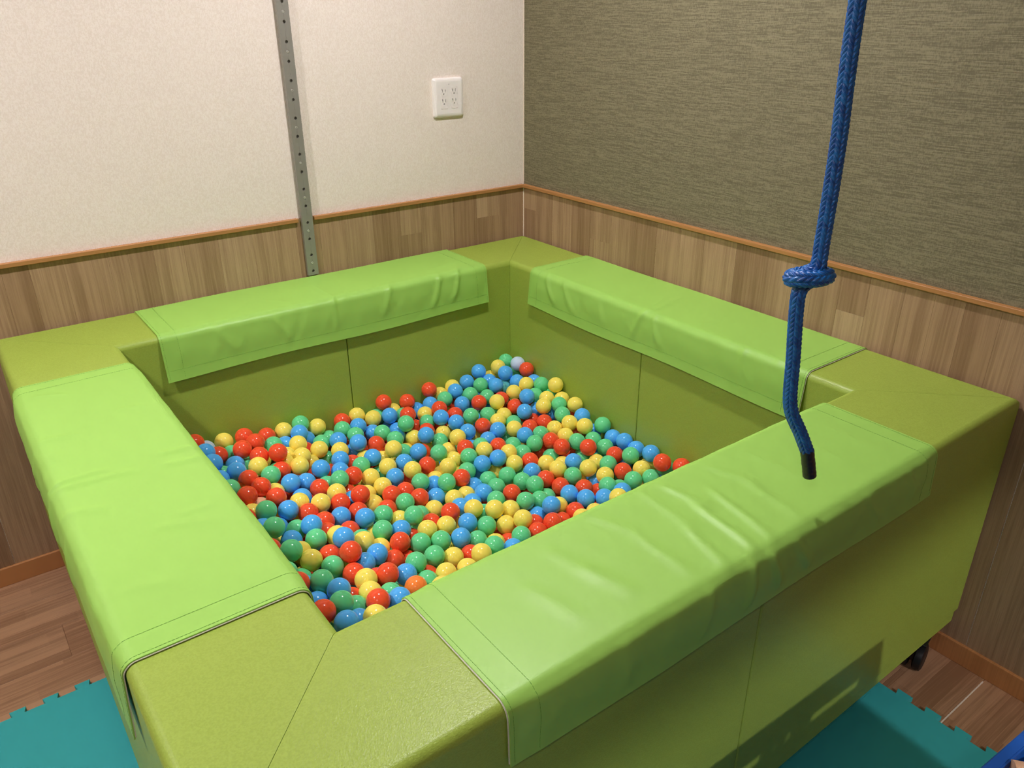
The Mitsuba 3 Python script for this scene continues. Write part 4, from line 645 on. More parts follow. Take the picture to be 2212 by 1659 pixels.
DEEP_BALLS = 'w -1387 -307 412;b -1167 -336 365;b -1091 -315 348;g -1019 -319 329;r -1116 -361 339;y -1189 -403 366;y -1212 -451 371;y -1131 -432 333;g -1389 -453 399;g -1305 -409 371;b -1413 -509 421;y -1296 -583 373;p -1352 -624 372;g -1142 -566 329;g -834 -289 336;y -773 -289 338;b -684 -291 315;g -762 -338 338;y -587 -289 344;y -536 -289 359;y -594 -458 293;r -732 -363 294;r -738 -446 318;b -805 -368 309;b -829 -415 314;y -832 -471 287;r -797 -515 292;y -972 -464 307;y -929 -498 305;r -1021 -481 316;y -836 -653 274;g -801 -706 264;b -988 -414 313;g -861 -509 311;r -919 -612 280;y -375 -289 349;b -406 -330 359;t -372 -370 338;g -295 -321 352;b -289 -438 364;r -435 -441 340;g -474 -564 312;b -363 -546 319;y -289 -591 355;b -343 -595 317;r -290 -657 308;g -289 -710 309;r -403 -578 303;r -338 -721 299;y -603 -516 283;g -645 -618 309;r -392 -762 253;r -474 -706 267;g -289 -538 349;b -289 -488 332;g -513 -576 277;b -511 -367 305;g -422 -842 278;y -473 -815 272;y -476 -892 260;b -439 -935 255;r -471 -978 254;g -418 -1013 265;b -312 -920 272;y -289 -1001 288;y -567 -1069 272;g -289 -1069 316;g -381 -809 275;b -298 -762 307;g -609 -906 254;r -654 -1028 256;r -726 -995 260;y -620 -1074 278;b -850 -1062 273;g -583 -976 231;y -864 -1002 260;r -817 -996 237;r -759 -807 233;g -816 -878 268;b -704 -682 261;y -1059 -648 308;r -1100 -610 307;g -976 -799 286;r -1098 -943 277;g -1179 -854 326;y -1121 -816 296;r -1222 -1019 329;y -1155 -1048 287;r -1096 -1039 289;g -1014 -826 261;r -1043 -867 278;b -1110 -661 316;b -1346 -728 362;r -1413 -861 406;g -1419 -975 413;g -1380 -951 359;b -1390 -751 392;y -1387 -667 389;r -1416 -708 408;b -1342 -1172 375;y -1322 -1212 403;g -1344 -1026 352;r -1310 -1067 346;b -1391 -999 376;y -1111 -1132 323;g -1059 -1013 261;y -895 -874 257;g -768 -1298 267;r -408 -1171 289;g -578 -1291 267;y -479 -1169 279;r -729 -1472 266;y -508 -1359 272;b -691 -1157 267;g -945 -1125 287;b -522 -1434 270;y -1336 -1448 397;b -885 -1370 276;g -1075 -1410 311;g -337 -1250 300;b -696 -1241 263;g -1322 -1364 386;b -1485 -1403 456;y -938 -1270 285;b -572 -1237 268;r -1450 -1281 434;y -355 -1182 297;b -977 -1332 290;g -946 -1182 286;y -951 -1407 286;y -882 -1298 274;r -1494 -1184 452;y -671 -1412 264;g -448 -1245 280;r -1034 -1224 300;b -607 -1409 263;r -655 -1348 261;r -785 -1504 269;y -449 -1384 275;b -1093 -1269 314;y -809 -1442 270;b -1450 -738 436;g -1508 -1112 457;y -1218 -1456 353;g -1167 -1417 335;g -488 -1527 272;b -365 -1332 291;r -1157 -1228 331;r -1465 -584 449;y -1497 -765 454;b -1417 -1496 432;r -751 -1145 268;b -313 -1148 303;y -1274 -1260 364;b -1218 -1299 345;r -696 -1524 267;b -362 -1535 291;r -1481 -1484 459;r -1496 -673 454;g -1439 -1385 435;y -1510 -446 477;b -1061 -1516 310;b -1126 -1476 328;b -1490 -391 471;g -1257 -1513 366;r -1214 -1360 344;g -872 -1516 275;b -1058 -1324 301;b -1003 -1380 295;y -1502 -329 485;b -634 -1261 261;b -1394 -1311 413;b -623 -1196 266;b -602 -1345 265;b -1376 -1378 407;y -301 -1462 305;y -1276 -1398 368;b -309 -1325 303;r -389 -1404 282;g -897 -1169 274;y -1006 -1493 299;g -720 -1383 263;y -929 -1477 278;r -822 -1234 268;y -824 -1373 270;y -442 -1121 284;y -955 -1528 290;r -398 -1271 281;b -1364 -1525 408;b -426 -1521 283;g -1006 -1274 294;b -1479 -864 436;y -305 -1387 302;y -568 -1138 272;r -1495 -1324 450;b -1483 -916 446;g -1439 -805 429;g -505 -1240 273;r -1061 -1145 301;y -1126 -1384 320;b -621 -1514 258;b -1499 -539 463;y -1470 -489 451;r -1482 -1013 440;y -527 -1491 267;b -825 -1307 264;y -718 -1094 259;b -1443 -1096 428;b -772 -1193 258;b -976 -1230 282;r -1226 -1228 342;g -711 -1324 261;b -863 -1463 270;b -1151 -1316 321;b -493 -1297 268;r -1091 -1205 305;r -434 -1444 280;r -639 -1133 262;g -839 -1185 274;g -1351 -1293 386;g -863 -1128 265;y -1284 -1320 371;r -1005 -1177 293;y -1015 -1433 300;r -582 -1469 253;b -426 -1330 279;r -648 -1461 264;g -1188 -1532 339;r -346 -1444 280;y -889 -1233 277;g -573 -1186 250;y -289 -1275 300;g -499 -1116 258;g -1500 -1256 439;r -293 -1538 298;g -1287 -1461 358;y -762 -1351 262;b -299 -1199 303;g -1187 -1180 315;g -1407 -1426 403;g -1456 -1204 412;g -555 -1392 241;b -1289 -1197 344;y -557 -1534 242;b -1466 -299 448;b -803 -1088 254;b -1356 -1234 367;r -1456 -1445 432;g -1467 -949 407;y -1248 -900 333;r -1437 -1342 402;r -1454 -666 424;g -399 -1221 262;b -1114 -1527 297;y -1315 -1536 364;r -366 -1121 281;y -1265 -1360 330;b -911 -1421 247;g -732 -1429 230;y -1488 -1539 449;r -988 -1452 257;b -749 -1250 238;b -931 -1335 260;b -1060 -1448 272;y -745 -1509 230;r -1188 -1456 307;y -342 -1377 262;b -395 -1485 258;b -1454 -547 412;g -1495 -813 424;g -938 -1077 254;r -521 -1159 234;r -1427 -923 385;b -649 -571 281;g -1155 -1145 290;g -478 -453 303;y -544 -1264 232;g -1123 -1338 281;g -1343 -1415 355;r -684 -1120 226;y -1170 -1271 294;b -1262 -1146 320;r -488 -1458 232;g -333 -1493 257;y -852 -1408 241;b -814 -1539 243;g -597 -774 253;g -799 -1264 224;r -1399 -1473 379;y -1480 -426 424;r -1408 -1240 374;y -1257 -381 364;r -1489 -1140 415;y -573 -1321 222;g -811 -1158 234;r -1376 -1335 364;r -661 -399 297;r -600 -1109 227;r -1016 -1132 267;r -300 -1104 270;y -1464 -1039 391;g -546 -1106 236;r -556 -324 310;b -717 -1183 228;y -1024 -1536 269;g -675 -863 238;y -987 -936 259;r -658 -1173 219;r -898 -306 308;r -886 -1265 232;y -1378 -565 375;b -1503 -712 420;g -1415 -801 380;y -928 -921 249;y -599 -1242 221;g -1232 -849 311;g -378 -1158 245;g -346 -1244 248;b -406 -1113 243;y -476 -1209 240;b -1054 -1280 269;g -798 -1397 222;y -752 -656 260;g -668 -1445 218;b -735 -1303 216;y -448 -1321 231;g -1413 -1160 368;y -682 -1345 214;r -985 -1369 243;b -1457 -617 399;r -1426 -372 405;y -331 -1314 252;y -796 -561 266;y -937 -1222 237;r -933 -679 265;g -1494 -1365 414;y -587 -723 253;r -1047 -1382 264;y -1253 -328 367;g -699 -1055 224;b -742 -898 239;b -1201 -648 323;b -1029 -1329 253;r -922 -1522 246;b -1106 -755 284;b -542 -440 291;b -361 -672 287;b -655 -1502 216;g -395 -467 305;g -1134 -1434 285;b -849 -1202 222;g -781 -1470 227;b -444 -336 314;g -628 -659 254;g -1314 -509 357;g -559 -836 240;y -541 -1463 221;y -1271 -1043 313;y -1040 -548 289;y -925 -1134 238;g -550 -512 288;y -603 -345 295;r -531 -886 245;r -790 -1318 223;g -289 -1364 255;r -1242 -697 319;g -1232 -1501 319;g -963 -533 279;y -1017 -1206 246;r -1139 -482 317;g -613 -1441 219;g -1072 -1183 256;y -403 -1539 235;r -1435 -1109 374;r -963 -358 303;g -882 -541 275;y -356 -1021 255;g -611 -1372 212;b -1311 -1319 326;r -741 -953 229;g -1203 -969 293;y -893 -1059 228;y -509 -1330 216;r -446 -1499 227;r -681 -1239 213;r -413 -1420 237;y -1018 -739 270;r -1181 -1364 301;g -613 -1050 217;y -316 -423 320;y -967 -1302 233;y -1207 -1127 302;g -439 -1058 243;g -1484 -353 420;r -896 -433 293;r -535 -785 243;r -660 -1295 222;y -734 -1368 210;g -494 -305 310;g -652 -511 264;r -570 -669 250;b -408 -1280 230;y -1244 -1409 323;r -617 -841 235;b -1505 -910 397;r -1453 -1291 381;g -975 -1159 246;y -654 -772 234;y -1157 -1209 276;y -1103 -1111 273;y -841 -1486 225;g -1063 -396 305;r -1004 -1048 240;y -766 -1055 220;b -911 -1367 223;y -1219 -1326 295;b -1399 -1393 359;r -459 -1129 226;r -349 -497 305;r -849 -1338 226;r -1087 -472 304;r -325 -1173 249;r -975 -1524 237;r -1278 -455 356;b -1302 -879 326;g -1176 -1507 283;r -518 -1024 231;b -310 -1418 249;y -477 -619 267;y -847 -933 227;g -493 -1074 227;y -1254 -1268 306;y -1208 -1051 288;r -1189 -508 314;b -1120 -1248 273;r -1467 -1492 394;y -1389 -500 374;b -805 -306 290;g -856 -719 243;g -1308 -1244 325;g -1355 -1493 351;b -877 -804 236;g -1295 -945 320;r -405 -702 262;r -476 -1385 213;r -1495 -1084 394;y -506 -933 233;r -1477 -783 384;g -687 -619 253;r -1199 -911 290;r -1043 -1084 252;y -755 -465 271;b -733 -299 289;g -366 -933 254;g -355 -852 260;b -974 -639 259;r -400 -409 299;r -1267 -766 310;y -1461 -878 382;b -1182 -719 296;r -985 -697 256;g -712 -782 227;r -1249 -530 326;y -1308 -646 346;g -1140 -1001 265;b -1148 -289 330;g -630 -942 215;g -1043 -950 251;b -430 -652 261;b -343 -325 321;g -657 -988 217;y -389 -1348 227;y -790 -616 261;r -702 -1525 200;r -810 -841 222;r -970 -296 304;y -777 -408 277;g -1081 -1526 254;y -850 -598 250;g -1118 -525 294;b -1301 -1400 315;g -1464 -491 398;r -1282 -605 325;b -1109 -701 275;g -977 -990 233;b -572 -609 261;r -292 -601 296;b -410 -889 236;g -928 -1012 220;g -983 -588 268;y -940 -745 241;g -1312 -807 320;y -840 -1110 220;y -1381 -1540 351;b -293 -1236 254;r -858 -339 289;g -1410 -879 355;y -296 -375 327;r -1187 -580 301;g -743 -705 233;y -587 -1508 199;g -1422 -1034 349;b -1507 -1190 392;g -1337 -1153 321;g -1092 -872 260;r -1293 -713 318;y -320 -552 287;r -1445 -303 397;y -527 -639 244;b -293 -1046 254;g -417 -1184 215;g -435 -543 268;g -1099 -1389 256;g -1505 -597 406;g -514 -1507 210;b -719 -414 270;y -759 -1156 199;b -877 -1523 206;g -1295 -1094 303;r -488 -1265 216;y -857 -881 217;g -1166 -858 275;y -1408 -717 352;y -918 -1478 215;y -506 -490 269;y -822 -1040 207;r -648 -459 257;r -946 -861 233;g -1226 -401 324;y -436 -483 272;g -1319 -291 362;g -1051 -789 250;b -1262 -1457 303;y -1247 -1197 296;y -349 -1078 231;y -891 -476 262;g -1015 -1275 234;r -1208 -766 284;y -1333 -577 333;y -1371 -1063 325;g -320 -976 247;y -1505 -1434 410;y -569 -1151 196;y -1355 -456 358;r -795 -910 213;b -553 -1058 208;g -1045 -690 254;g -1164 -362 310;g -1468 -726 370;r -505 -847 220;r -392 -337 298;y -735 -1100 206;g -1297 -1509 308;b -1377 -1287 337;y -745 -1010 204;r -535 -712 232;b -330 -787 258;g -1107 -1476 261;y -673 -349 270;b -445 -1004 215;y -1509 -1315 393;r -1455 -1380 370;y -580 -557 252;b -1037 -605 270;g -1399 -638 346;b -1065 -302 299;g -1004 -1097 220;r -1014 -371 293;r -356 -1454 230;y -1090 -565 271;b -1323 -1013 304;r -1151 -934 258;b -1185 -451 301;y -1385 -1120 341;y -1256 -922 286;r -1161 -1095 260;g -894 -957 208;g -746 -602 233;g -1209 -299 335;r -1208 -1236 268;r -437 -837 228;y -618 -1315 194;y -383 -1234 211;r -1504 -1000 392;b -453 -394 287;y -1448 -980 354;g -705 -1415 184;g -703 -561 240;g -1219 -1413 274;r -1323 -1456 318;y -1390 -833 333;b -1124 -1173 249;r -945 -459 259;y -820 -669 226;b -1304 -363 338;r -887 -1154 199;b -1007 -484 263;b -1388 -347 372;r -397 -1028 217;g -797 -755 220;y -1257 -647 307;y -1168 -1315 254;y -1152 -1377 251;r -1155 -622 300;g -354 -1290 212;b -800 -1218 194;g -1035 -1485 235;y -1437 -543 361;y -346 -1541 226;g -950 -805 232;b -381 -609 263;y -1077 -1323 229;y -960 -1445 210;g -786 -1096 188;y -535 -1421 187;y -873 -389 261;b -290 -856 260;g -1154 -780 268;g -547 -1362 187;r -1401 -1203 334;y -1462 -1439 372;r -1456 -437 378;g -508 -406 269;g -695 -727 214;b -1409 -402 362;y -1337 -1361 307;g -942 -1180 202;b -1113 -1284 234;r -902 -1321 198;r -916 -350 269;r -1456 -824 356;r -604 -289 290;r -848 -1428 191;b -1260 -984 280;b -583 -416 253;r -1241 -477 309;y -1038 -899 227;r -395 -962 219;g -487 -732 223;y -376 -1399 206;g -1030 -1157 218;r -1472 -1210 356;r -893 -659 229;b -851 -762 211;r -447 -1239 198;g -606 -888 205;y -1505 -671 386;y -1109 -367 288;y -1367 -774 344;y -992 -772 225;g -622 -1150 184;y -1436 -1534 372;g -431 -1362 195;g -727 -840 204;r -290 -1530 241;r -1158 -668 270;g -1064 -1251 221;r -702 -920 210;r -1256 -1532 282;r -1353 -900 308;g -1089 -650 253;g -1274 -295 330;g -1211 -1155 257;y -1022 -1404 217;g -788 -1523 181;y -631 -1220 184;r -977 -402 259;r -1354 -687 324;r -948 -1270 195;r -1096 -975 233;r -1357 -954 311;r -457 -908 209;y -399 -1486 198;y -509 -1180 187;r -710 -458 236;r -317 -641 266;r -836 -446 241;b -1308 -1186 286;b -569 -474 241;b -754 -523 229;g -289 -749 256;y -653 -1068 184;r -1011 -320 274;g -1507 -1250 372;r -952 -1098 197;y -1145 -578 265;y -447 -1083 195;y -1051 -440 273;g -997 -1335 201;g -352 -380 286;b -688 -668 212;r -1468 -1151 360;b -565 -927 195;y -997 -1233 200;g -941 -564 234;y -573 -791 206;r -847 -986 189;b -1499 -550 376;b -1167 -1443 243;y -643 -615 220;b -303 -462 286;r -1099 -1058 240;r -1404 -586 335;g -927 -1407 191;g -1511 -853 380;b -561 -995 187;y -462 -788 222;r -811 -349 259;g -1230 -1098 262;b -632 -319 255;y -291 -1481 216;y -1408 -992 319;b -665 -834 191;y -622 -535 228;b -784 -957 183;r -986 -896 208;b -1080 -1117 222;b -1264 -1353 270;b -472 -1536 191;b -1132 -832 242;g -861 -509 232;b -367 -547 251;g -1077 -742 234;r -616 -709 207;b -296 -313 300;r -337 -1348 212;r -1092 -919 230;g -541 -523 236;g -1217 -818 268;b -543 -319 258;y -1373 -1238 305;b -488 -1034 188;g -1279 -408 323;r -512 -1125 190;b -339 -905 218;b -1447 -925 335;g -483 -338 264;g -500 -571 226;b -1509 -302 409;b -1369 -533 328;b -1241 -725 274;b -746 -345 245;r -1273 -809 277;b -1167 -1259 242;y -1506 -941 354;b -435 -1298 182;g -1005 -842 209;b -1450 -666 341;b -913 -890 201;g -1353 -402 333;g -755 -892 183;y -1423 -1351 327;y -342 -738 242;r -462 -957 189;b -1204 -1013 250;b -1322 -452 316;g -1035 -1009 207;r -1216 -354 297;b -1268 -1143 267;g -1395 -1436 327;g -900 -1091 186;r -293 -1310 204;g -790 -466 224;y -349 -1176 197;b -1120 -313 288;r -1000 -543 234;g -1303 -553 297;r -923 -296 260;r -1477 -376 373;r -1484 -1334 350;b -1222 -624 268;y -1303 -1291 274;y -454 -292 269;y -1227 -1477 261;y -610 -371 240;g -1098 -1434 217;y -306 -1122 221;g -749 -756 191;g -1496 -1528 367;y -914 -828 200;y -1453 -602 343;b -1369 -301 342;g -1184 -541 265;y -1108 -415 262;y -805 -587 209;g -1308 -1237 272;g -1058 -490 246;r -1504 -1047 350;g -373 -853 206;r -1350 -737 308;b -949 -644 213;y -583 -603 209;g -446 -613 225;r -1427 -476 339;r -382 -492 245;g -461 -436 246;b -1113 -781 235;g -463 -672 211;b -928 -406 238;b -422 -356 260;b -1187 -965 235;y -348 -684 237;r -1509 -1117 351;y -327 -1249 193;y -1342 -852 285;b -433 -740 222;b -1419 -773 325;r -325 -1034 209;r -1216 -1333 242;y -916 -716 202;b -1342 -1114 284;g -1299 -888 268;r -1004 -1509 191;g -1441 -1486 338;y -979 -1053 187;r -389 -1142 193;b -1129 -1538 230;g -1154 -1042 221;b -1434 -1280 319;r -597 -836 184;r -588 -656 200;r -771 -296 242;y -460 -518 228;r -1152 -492 266;g -709 -622 196;g -639 -751 185;g -1002 -952 202;y -1243 -883 251;y -1104 -1218 212;b -681 -294 253;y -1069 -835 212;r -543 -872 188;y -803 -805 182;g -301 -407 270;y -1188 -889 233;y -652 -490 213;y -1043 -637 228;b -518 -444 234;g -1508 -813 346;r -862 -296 250;y -1283 -1404 262;r -296 -1409 192;g -1494 -477 354;r -1444 -1092 317;g -376 -433 256;g -1297 -1045 266;b -1317 -638 283;r -952 -970 188;b -864 -700 190;b -873 -602 201;b -1164 -1205 216;g -771 -676 196;g -1258 -1262 244;r -1182 -307 279;r -564 -738 190;b -670 -393 225;y -1435 -1160 317;b -353 -991 197;r -1074 -1379 211;g -374 -801 223;y -386 -643 221;y -1058 -349 252;r -361 -292 280;b -520 -791 185;r -1024 -1451 194;r -1059 -1201 187;g -295 -823 213;r -1510 -1469 370;y -342 -1495 187;y -1350 -1532 296;y -1148 -730 234;r -293 -1167 192;r -1360 -1292 280;b -1048 -1335 186;r -1250 -570 283;g -1316 -965 276;y -1222 -422 270;b -1022 -714 206;r -1400 -1490 302;r -1501 -1413 344;y -1470 -1016 318;g -1294 -1477 263;b -776 -412 221;g -1174 -626 238;g -1445 -337 347;y -1379 -1184 280;b -1164 -410 271;y -309 -589 243;g -937 -482 211;r -1284 -691 268;y -1427 -1539 317;g -527 -658 193;y -1000 -659 205;r -376 -719 207;b -1374 -643 290;r -1189 -1535 238;b -1117 -1010 198;y -1113 -463 239;r -1050 -1088 187;y -968 -704 200;b -492 -615 195;r -1165 -1141 225;r -383 -919 185;g -1371 -996 275;g -1348 -343 307;g -1216 -481 259;y -1280 -510 272;b -1497 -877 331;r -289 -952 207;r -796 -534 200;b -1032 -405 231;g -1019 -591 218;y -1442 -866 305;r -889 -550 202;b -1378 -475 314;y -1397 -710 292;y -1194 -834 223;y -1048 -781 197;g -697 -335 222;g -1108 -603 234;g -1119 -1324 194;g -1438 -1406 313;b -1253 -1206 233;y -1091 -687 211;r -1409 -1124 283;r -887 -449 210;y -845 -403 211;g -1221 -1061 221;b -1068 -1531 187;y -1311 -760 273;r -663 -563 197;b -319 -510 238;g -1138 -1100 197;r -541 -399 213;g -1122 -541 225;r -996 -445 228;b -1506 -423 352;r -1353 -1423 288;b -1205 -1239 211;r -1445 -1217 298;r -1108 -1490 206;g -1480 -758 328;g -1018 -498 210;g -1358 -792 272;r -453 -387 226;r -1218 -771 232;b -899 -341 218;g -1241 -670 246;g -1241 -1409 227;r -1402 -1051 284;y -342 -335 255;y -621 -410 207;r -973 -296 234;g -705 -515 201;y -538 -568 189;b -1331 -1381 255;r -1167 -1490 218;r -1062 -931 181;g -582 -513 199;r -301 -661 218;b -1271 -610 251;y -1428 -528 310;b -1271 -351 281;r -1139 -947 202;y -1184 -360 253;y -1209 -717 231;g -1135 -864 200;r -1168 -1374 200;g -1452 -408 331;r -1397 -892 278;g -1373 -585 291;b -729 -413 196;g -1405 -1322 284;y -1181 -1294 204;r -1384 -1376 289;y -411 -547 213;g -1500 -292 355;b -1002 -355 222;g -1257 -939 232;g -1412 -435 305;b -414 -453 221;b -1151 -669 215;r -1274 -996 230;y -940 -601 182;r -1351 -695 270;b -1290 -842 238;g -1272 -1079 227;b -307 -738 197;r -1425 -816 284;y -1110 -363 232;r -1063 -530 212;y -1054 -293 242;y -830 -349 205;y -1508 -1275 320;g -1420 -289 329;y -369 -595 207;g -1421 -946 289;g -1494 -704 327;r -505 -491 193;g -1276 -433 273;g -1474 -814 304;r -1503 -637 334;b -298 -879 188;g -1509 -547 324;y -1203 -1108 199;y -1222 -1165 204;r -1341 -515 277;b -392 -319 236;b -1479 -1453 313;g -1353 -1219 249;y -949 -356 209;y -1327 -403 278;b -1163 -578 215;g -965 -532 194;b -1123 -1167 196;g -1273 -779 228;g -1357 -1049 251;g -1312 -302 291;g -1487 -958 303;g -1100 -786 183;g -746 -468 182;y -1450 -725 289;y -330 -434 224;r -606 -336 199;r -453 -318 220;b -1244 -1493 214;g -339 -549 203;b -1464 -565 301;g -1323 -1149 239;b -367 -388 221;g -754 -360 192;b -1293 -1537 240;r -1125 -309 232;b -506 -324 213;g -1491 -1145 304;g -584 -291 217;g -1429 -611 293;g -1495 -1372 308;g -1193 -1438 197;b -1188 -1009 195;r -1410 -1269 269;y -456 -570 189;g -1419 -380 297;g -959 -420 190;b -1501 -1080 299;g -1300 -1346 223;r -1244 -302 269;b -1062 -608 186;y -1245 -826 211;y -297 -366 235;g -1366 -950 241;r -1345 -1491 257;r -814 -295 207;r -600 -456 193;b -1481 -1516 307;r -1117 -735 183;b -1440 -661 282;g -1498 -1214 308;b -1229 -535 233;y -1248 -1316 201;y -540 -452 185;b -1341 -899 238;b -656 -345 188;g -303 -298 250;y -639 -295 199;g -1170 -790 202;r -1446 -992 271;b -1073 -435 215;b -905 -404 185;g -1193 -928 196;r -1160 -476 217;b -1301 -1230 220;r -1460 -1324 285;y -877 -295 198;r -1339 -575 252;r -1369 -294 290;r -1359 -455 268;r -1467 -464 303;r -486 -421 189'


E2 = np.array
COVERS = [
    ("lime green cover draped over the rim in front of the white wall", (0.0, Y1), (-1, 0), (0, -1), 0.203, 0.8015, 0.030, 0.071 * S, 0.0,
     [((-0.52, -0.158), (-0.513, -0.05), 0.0033, 0.0108), ((-0.508, -0.158), (-0.456, -0.06), 0.0025, 0.0130), ((-0.596, -0.079), (-0.49, -0.031), 0.0016, 0.0130), ((-0.579, -0.137), (-0.624, -0.07), 0.0016, 0.0151), ((-0.364, -0.128), (-0.296, -0.146), 0.0016, 0.0130), ((-0.301, -0.105), (-0.211, -0.097), 0.0016, 0.0108), ((-0.29, -0.150), (-0.227, -0.120), 0.0025, 0.0108), ((-0.702, -0.138), (-0.615, -0.065), 0.0016, 0.0151),
      ((-0.515, -0.13), (-0.525, -0.205), 0.0041, 0.0086), ((-0.30, -0.135), (-0.335, -0.205), 0.0049, 0.0108), ((-0.26, -0.135), (-0.29, -0.20), 0.0049, 0.0097), ((-0.40, -0.13), (-0.44, -0.20), 0.0041, 0.0119), ((-0.63, -0.14), (-0.60, -0.205), 0.0033, 0.0130), ((-0.72, -0.14), (-0.69, -0.20), 0.0033, 0.0151)], 1.0),
    ("lime green cover draped over the rim under the grey-green wall", (X1, 0.0), (0, -1), (-1, 0), 0.2145, 0.8105, 0.030, 0.068 * S, 0.0,
     [((-0.16, -0.523), (-0.045, -0.503), 0.0029, 0.0108), ((-0.16, -0.517), (-0.060, -0.480), 0.0020, 0.0130), ((-0.129, -0.238), (-0.051, -0.241), 0.0016, 0.0108), ((-0.165, -0.768), (-0.063, -0.75), 0.0016, 0.0130), ((-0.133, -0.602), (-0.083, -0.615), 0.0012, 0.0151),
      ((-0.13, -0.255), (-0.20, -0.30), 0.0049, 0.0108), ((-0.13, -0.30), (-0.205, -0.355), 0.0041, 0.0130), ((-0.13, -0.515), (-0.20, -0.49), 0.0041, 0.0097), ((-0.13, -0.525), (-0.20, -0.56), 0.0033, 0.0108), ((-0.135, -0.40), (-0.20, -0.43), 0.0025, 0.0140), ((-0.135, -0.70), (-0.20, -0.735), 0.0033, 0.0130)], 2.0),
    ("lime green cover on the left rim, nearest the camera's left", (X0, 0.0), (0, -1), (1, 0), 0.2240, 0.8155, 0.071 * S, 0.06 * S, 0.007,
     [((-1.015, -0.519), (-0.938, -0.511), 0.0057, 0.0092), ((-1.02, -0.528), (-0.906, -0.531), 0.0039, 0.0103), ((-0.850, -0.516), (-0.902, -0.514), 0.0039, 0.0103), ((-0.850, -0.545), (-0.904, -0.542), 0.0036, 0.0103), ((-1.006, -0.403), (-0.942, -0.412), 0.0023, 0.0123), ((-1.012, -0.575), (-0.952, -0.593), 0.0028, 0.0123), ((-0.989, -0.27), (-0.939, -0.288), 0.0020, 0.0103), ((-0.993, -0.73), (-0.926, -0.744), 0.0020, 0.0143), ((-0.949, -0.652), (-0.864, -0.68), 0.0023, 0.0143), ((-0.874, -0.642), (-0.915, -0.65), 0.0025, 0.0103), ((-0.914, -0.374), (-0.867, -0.379), 0.0023, 0.0123),
      ((-1.0, -0.52), (-1.06, -0.54), 0.0064, 0.0103), ((-1.0, -0.60), (-1.06, -0.62), 0.0051, 0.0123), ((-1.0, -0.42), (-1.06, -0.40), 0.0051, 0.0123)], 3.0),
    ("lime green cover on the front rim under the hanging blue rope", (0.0, Y0), (-1, 0), (0, 1), 0.2085, 0.7965, 0.056 * S, 0.06 * S, 0.004,
     [((-0.504, -0.875), (-0.501, -0.953), 0.0037, 0.0119), ((-0.501, -0.915), (-0.522, -1.022), 0.0049, 0.0097), ((-0.466, -0.905), (-0.498, -1.024), 0.0041, 0.0097), ((-0.6, -0.868), (-0.58, -0.948), 0.0016, 0.0140), ((-0.582, -0.921), (-0.592, -1.011), 0.0022, 0.0130), ((-0.527, -0.866), (-0.542, -0.973), 0.0025, 0.0130), ((-0.534, -0.940), (-0.563, -1.019), 0.0033, 0.0108), ((-0.656, -0.921), (-0.645, -0.997), 0.0019, 0.0173), ((-0.441, -0.877), (-0.427, -0.955), 0.0025, 0.0130), ((-0.427, -0.919), (-0.449, -1.022), 0.0029, 0.0130), ((-0.71, -0.913), (-0.7, -0.996), 0.0013, 0.0173), ((-0.663, -0.885), (-0.656, -0.972), 0.0015, 0.0173), ((-0.313, -0.881), (-0.32, -0.997), 0.0020, 0.0151), ((-0.380, -0.88), (-0.385, -0.98), 0.0020, 0.0162), ((-0.26, -0.90), (-0.27, -1.0), 0.0016, 0.0151),
      ((-0.505, -1.005), (-0.49, -1.065), 0.0049, 0.0097), ((-0.525, -1.005), (-0.54, -1.065), 0.0049, 0.0097), ((-0.47, -1.01), (-0.44, -1.065), 0.0033, 0.0108), ((-0.58, -1.01), (-0.60, -1.065), 0.0033, 0.0108), ((-0.35, -1.01), (-0.32, -1.065), 0.0033, 0.0108), ((-0.68, -1.01), (-0.69, -1.065), 0.0025, 0.0130), ((-0.27, -1.01), (-0.255, -1.06), 0.0025, 0.0108)], 4.0),
]
for lab, o, a, b, l0, l1, do, di, fo, rid, seed in COVERS:
    back = do < 0.05
    cover(lab, o, a, b, l0 * S, l1 * S, do, di, folds(rid, o, E2(a, float), E2(b, float), do), seed, flare_out=0.0005 if back else fo, flare_in=0.012, amp=0.0016 if back else (0.0034 if b[0] == 1 else 0.0022), frayed=not back or a[1] != 0)

# ------------------------------------------------------------------ slotted steel upright on the white wall
up = thing("slotted_upright", "grey steel slotted upright rising on the white wall behind the ball pit", "shelf upright")
rx0, rx1 = -0.5005 * S, -0.4800 * S
rz0, rz1 = TOP + 0.0055, CEIL - 0.01
bar = manifold(rbox(rx0, rx1, -0.011, 0.0026, rz0, rz1, 0.0014))
rc = (rx0 + rx1) / 2
cut = [m3.Manifold.cube((0.0007, 0.0006, rz1 - rz0)).translate((rc - 0.00035, -0.0111, rz0))]
screws = []
zc = 0.0261 - 0.0592
while TOP + zc * S < rz1 - 0.05:
    zz = TOP + zc * S
    for dz in (-0.0148, 0.0148):
        hz = zz + dz * S
        if rz0 + 0.008 < hz < rz1 - 0.01:
            cut.append(m3.Manifold.cylinder(0.0095, 0.0046, 0.0046, 20).rotate((90, 0, 0)).translate((rc, -0.0017, hz)))
    if zz > rz0 + 0.01:
        cut.append(m3.Manifold.cylinder(0.0012, 0.0050, 0.0050, 20).rotate((90, 0, 0)).translate((rc, -0.0101, zz)))
        screws.append(zz)
    zc += 0.0592
put("rail", to_trimesh(bar - m3.Manifold.batch_boolean(cut, m3.OpType.Add)), "m_steel", up, smooth=25)
head = to_trimesh(m3.Manifold.cylinder(0.0014, 0.0046, 0.0034, 20).rotate((90, 0, 0)) - m3.Manifold.cylinder(0.003, 0.0015, 0.0015, 6).rotate((90, 0, 0)).translate((0, 0.0003 - 0.0002, 0)))
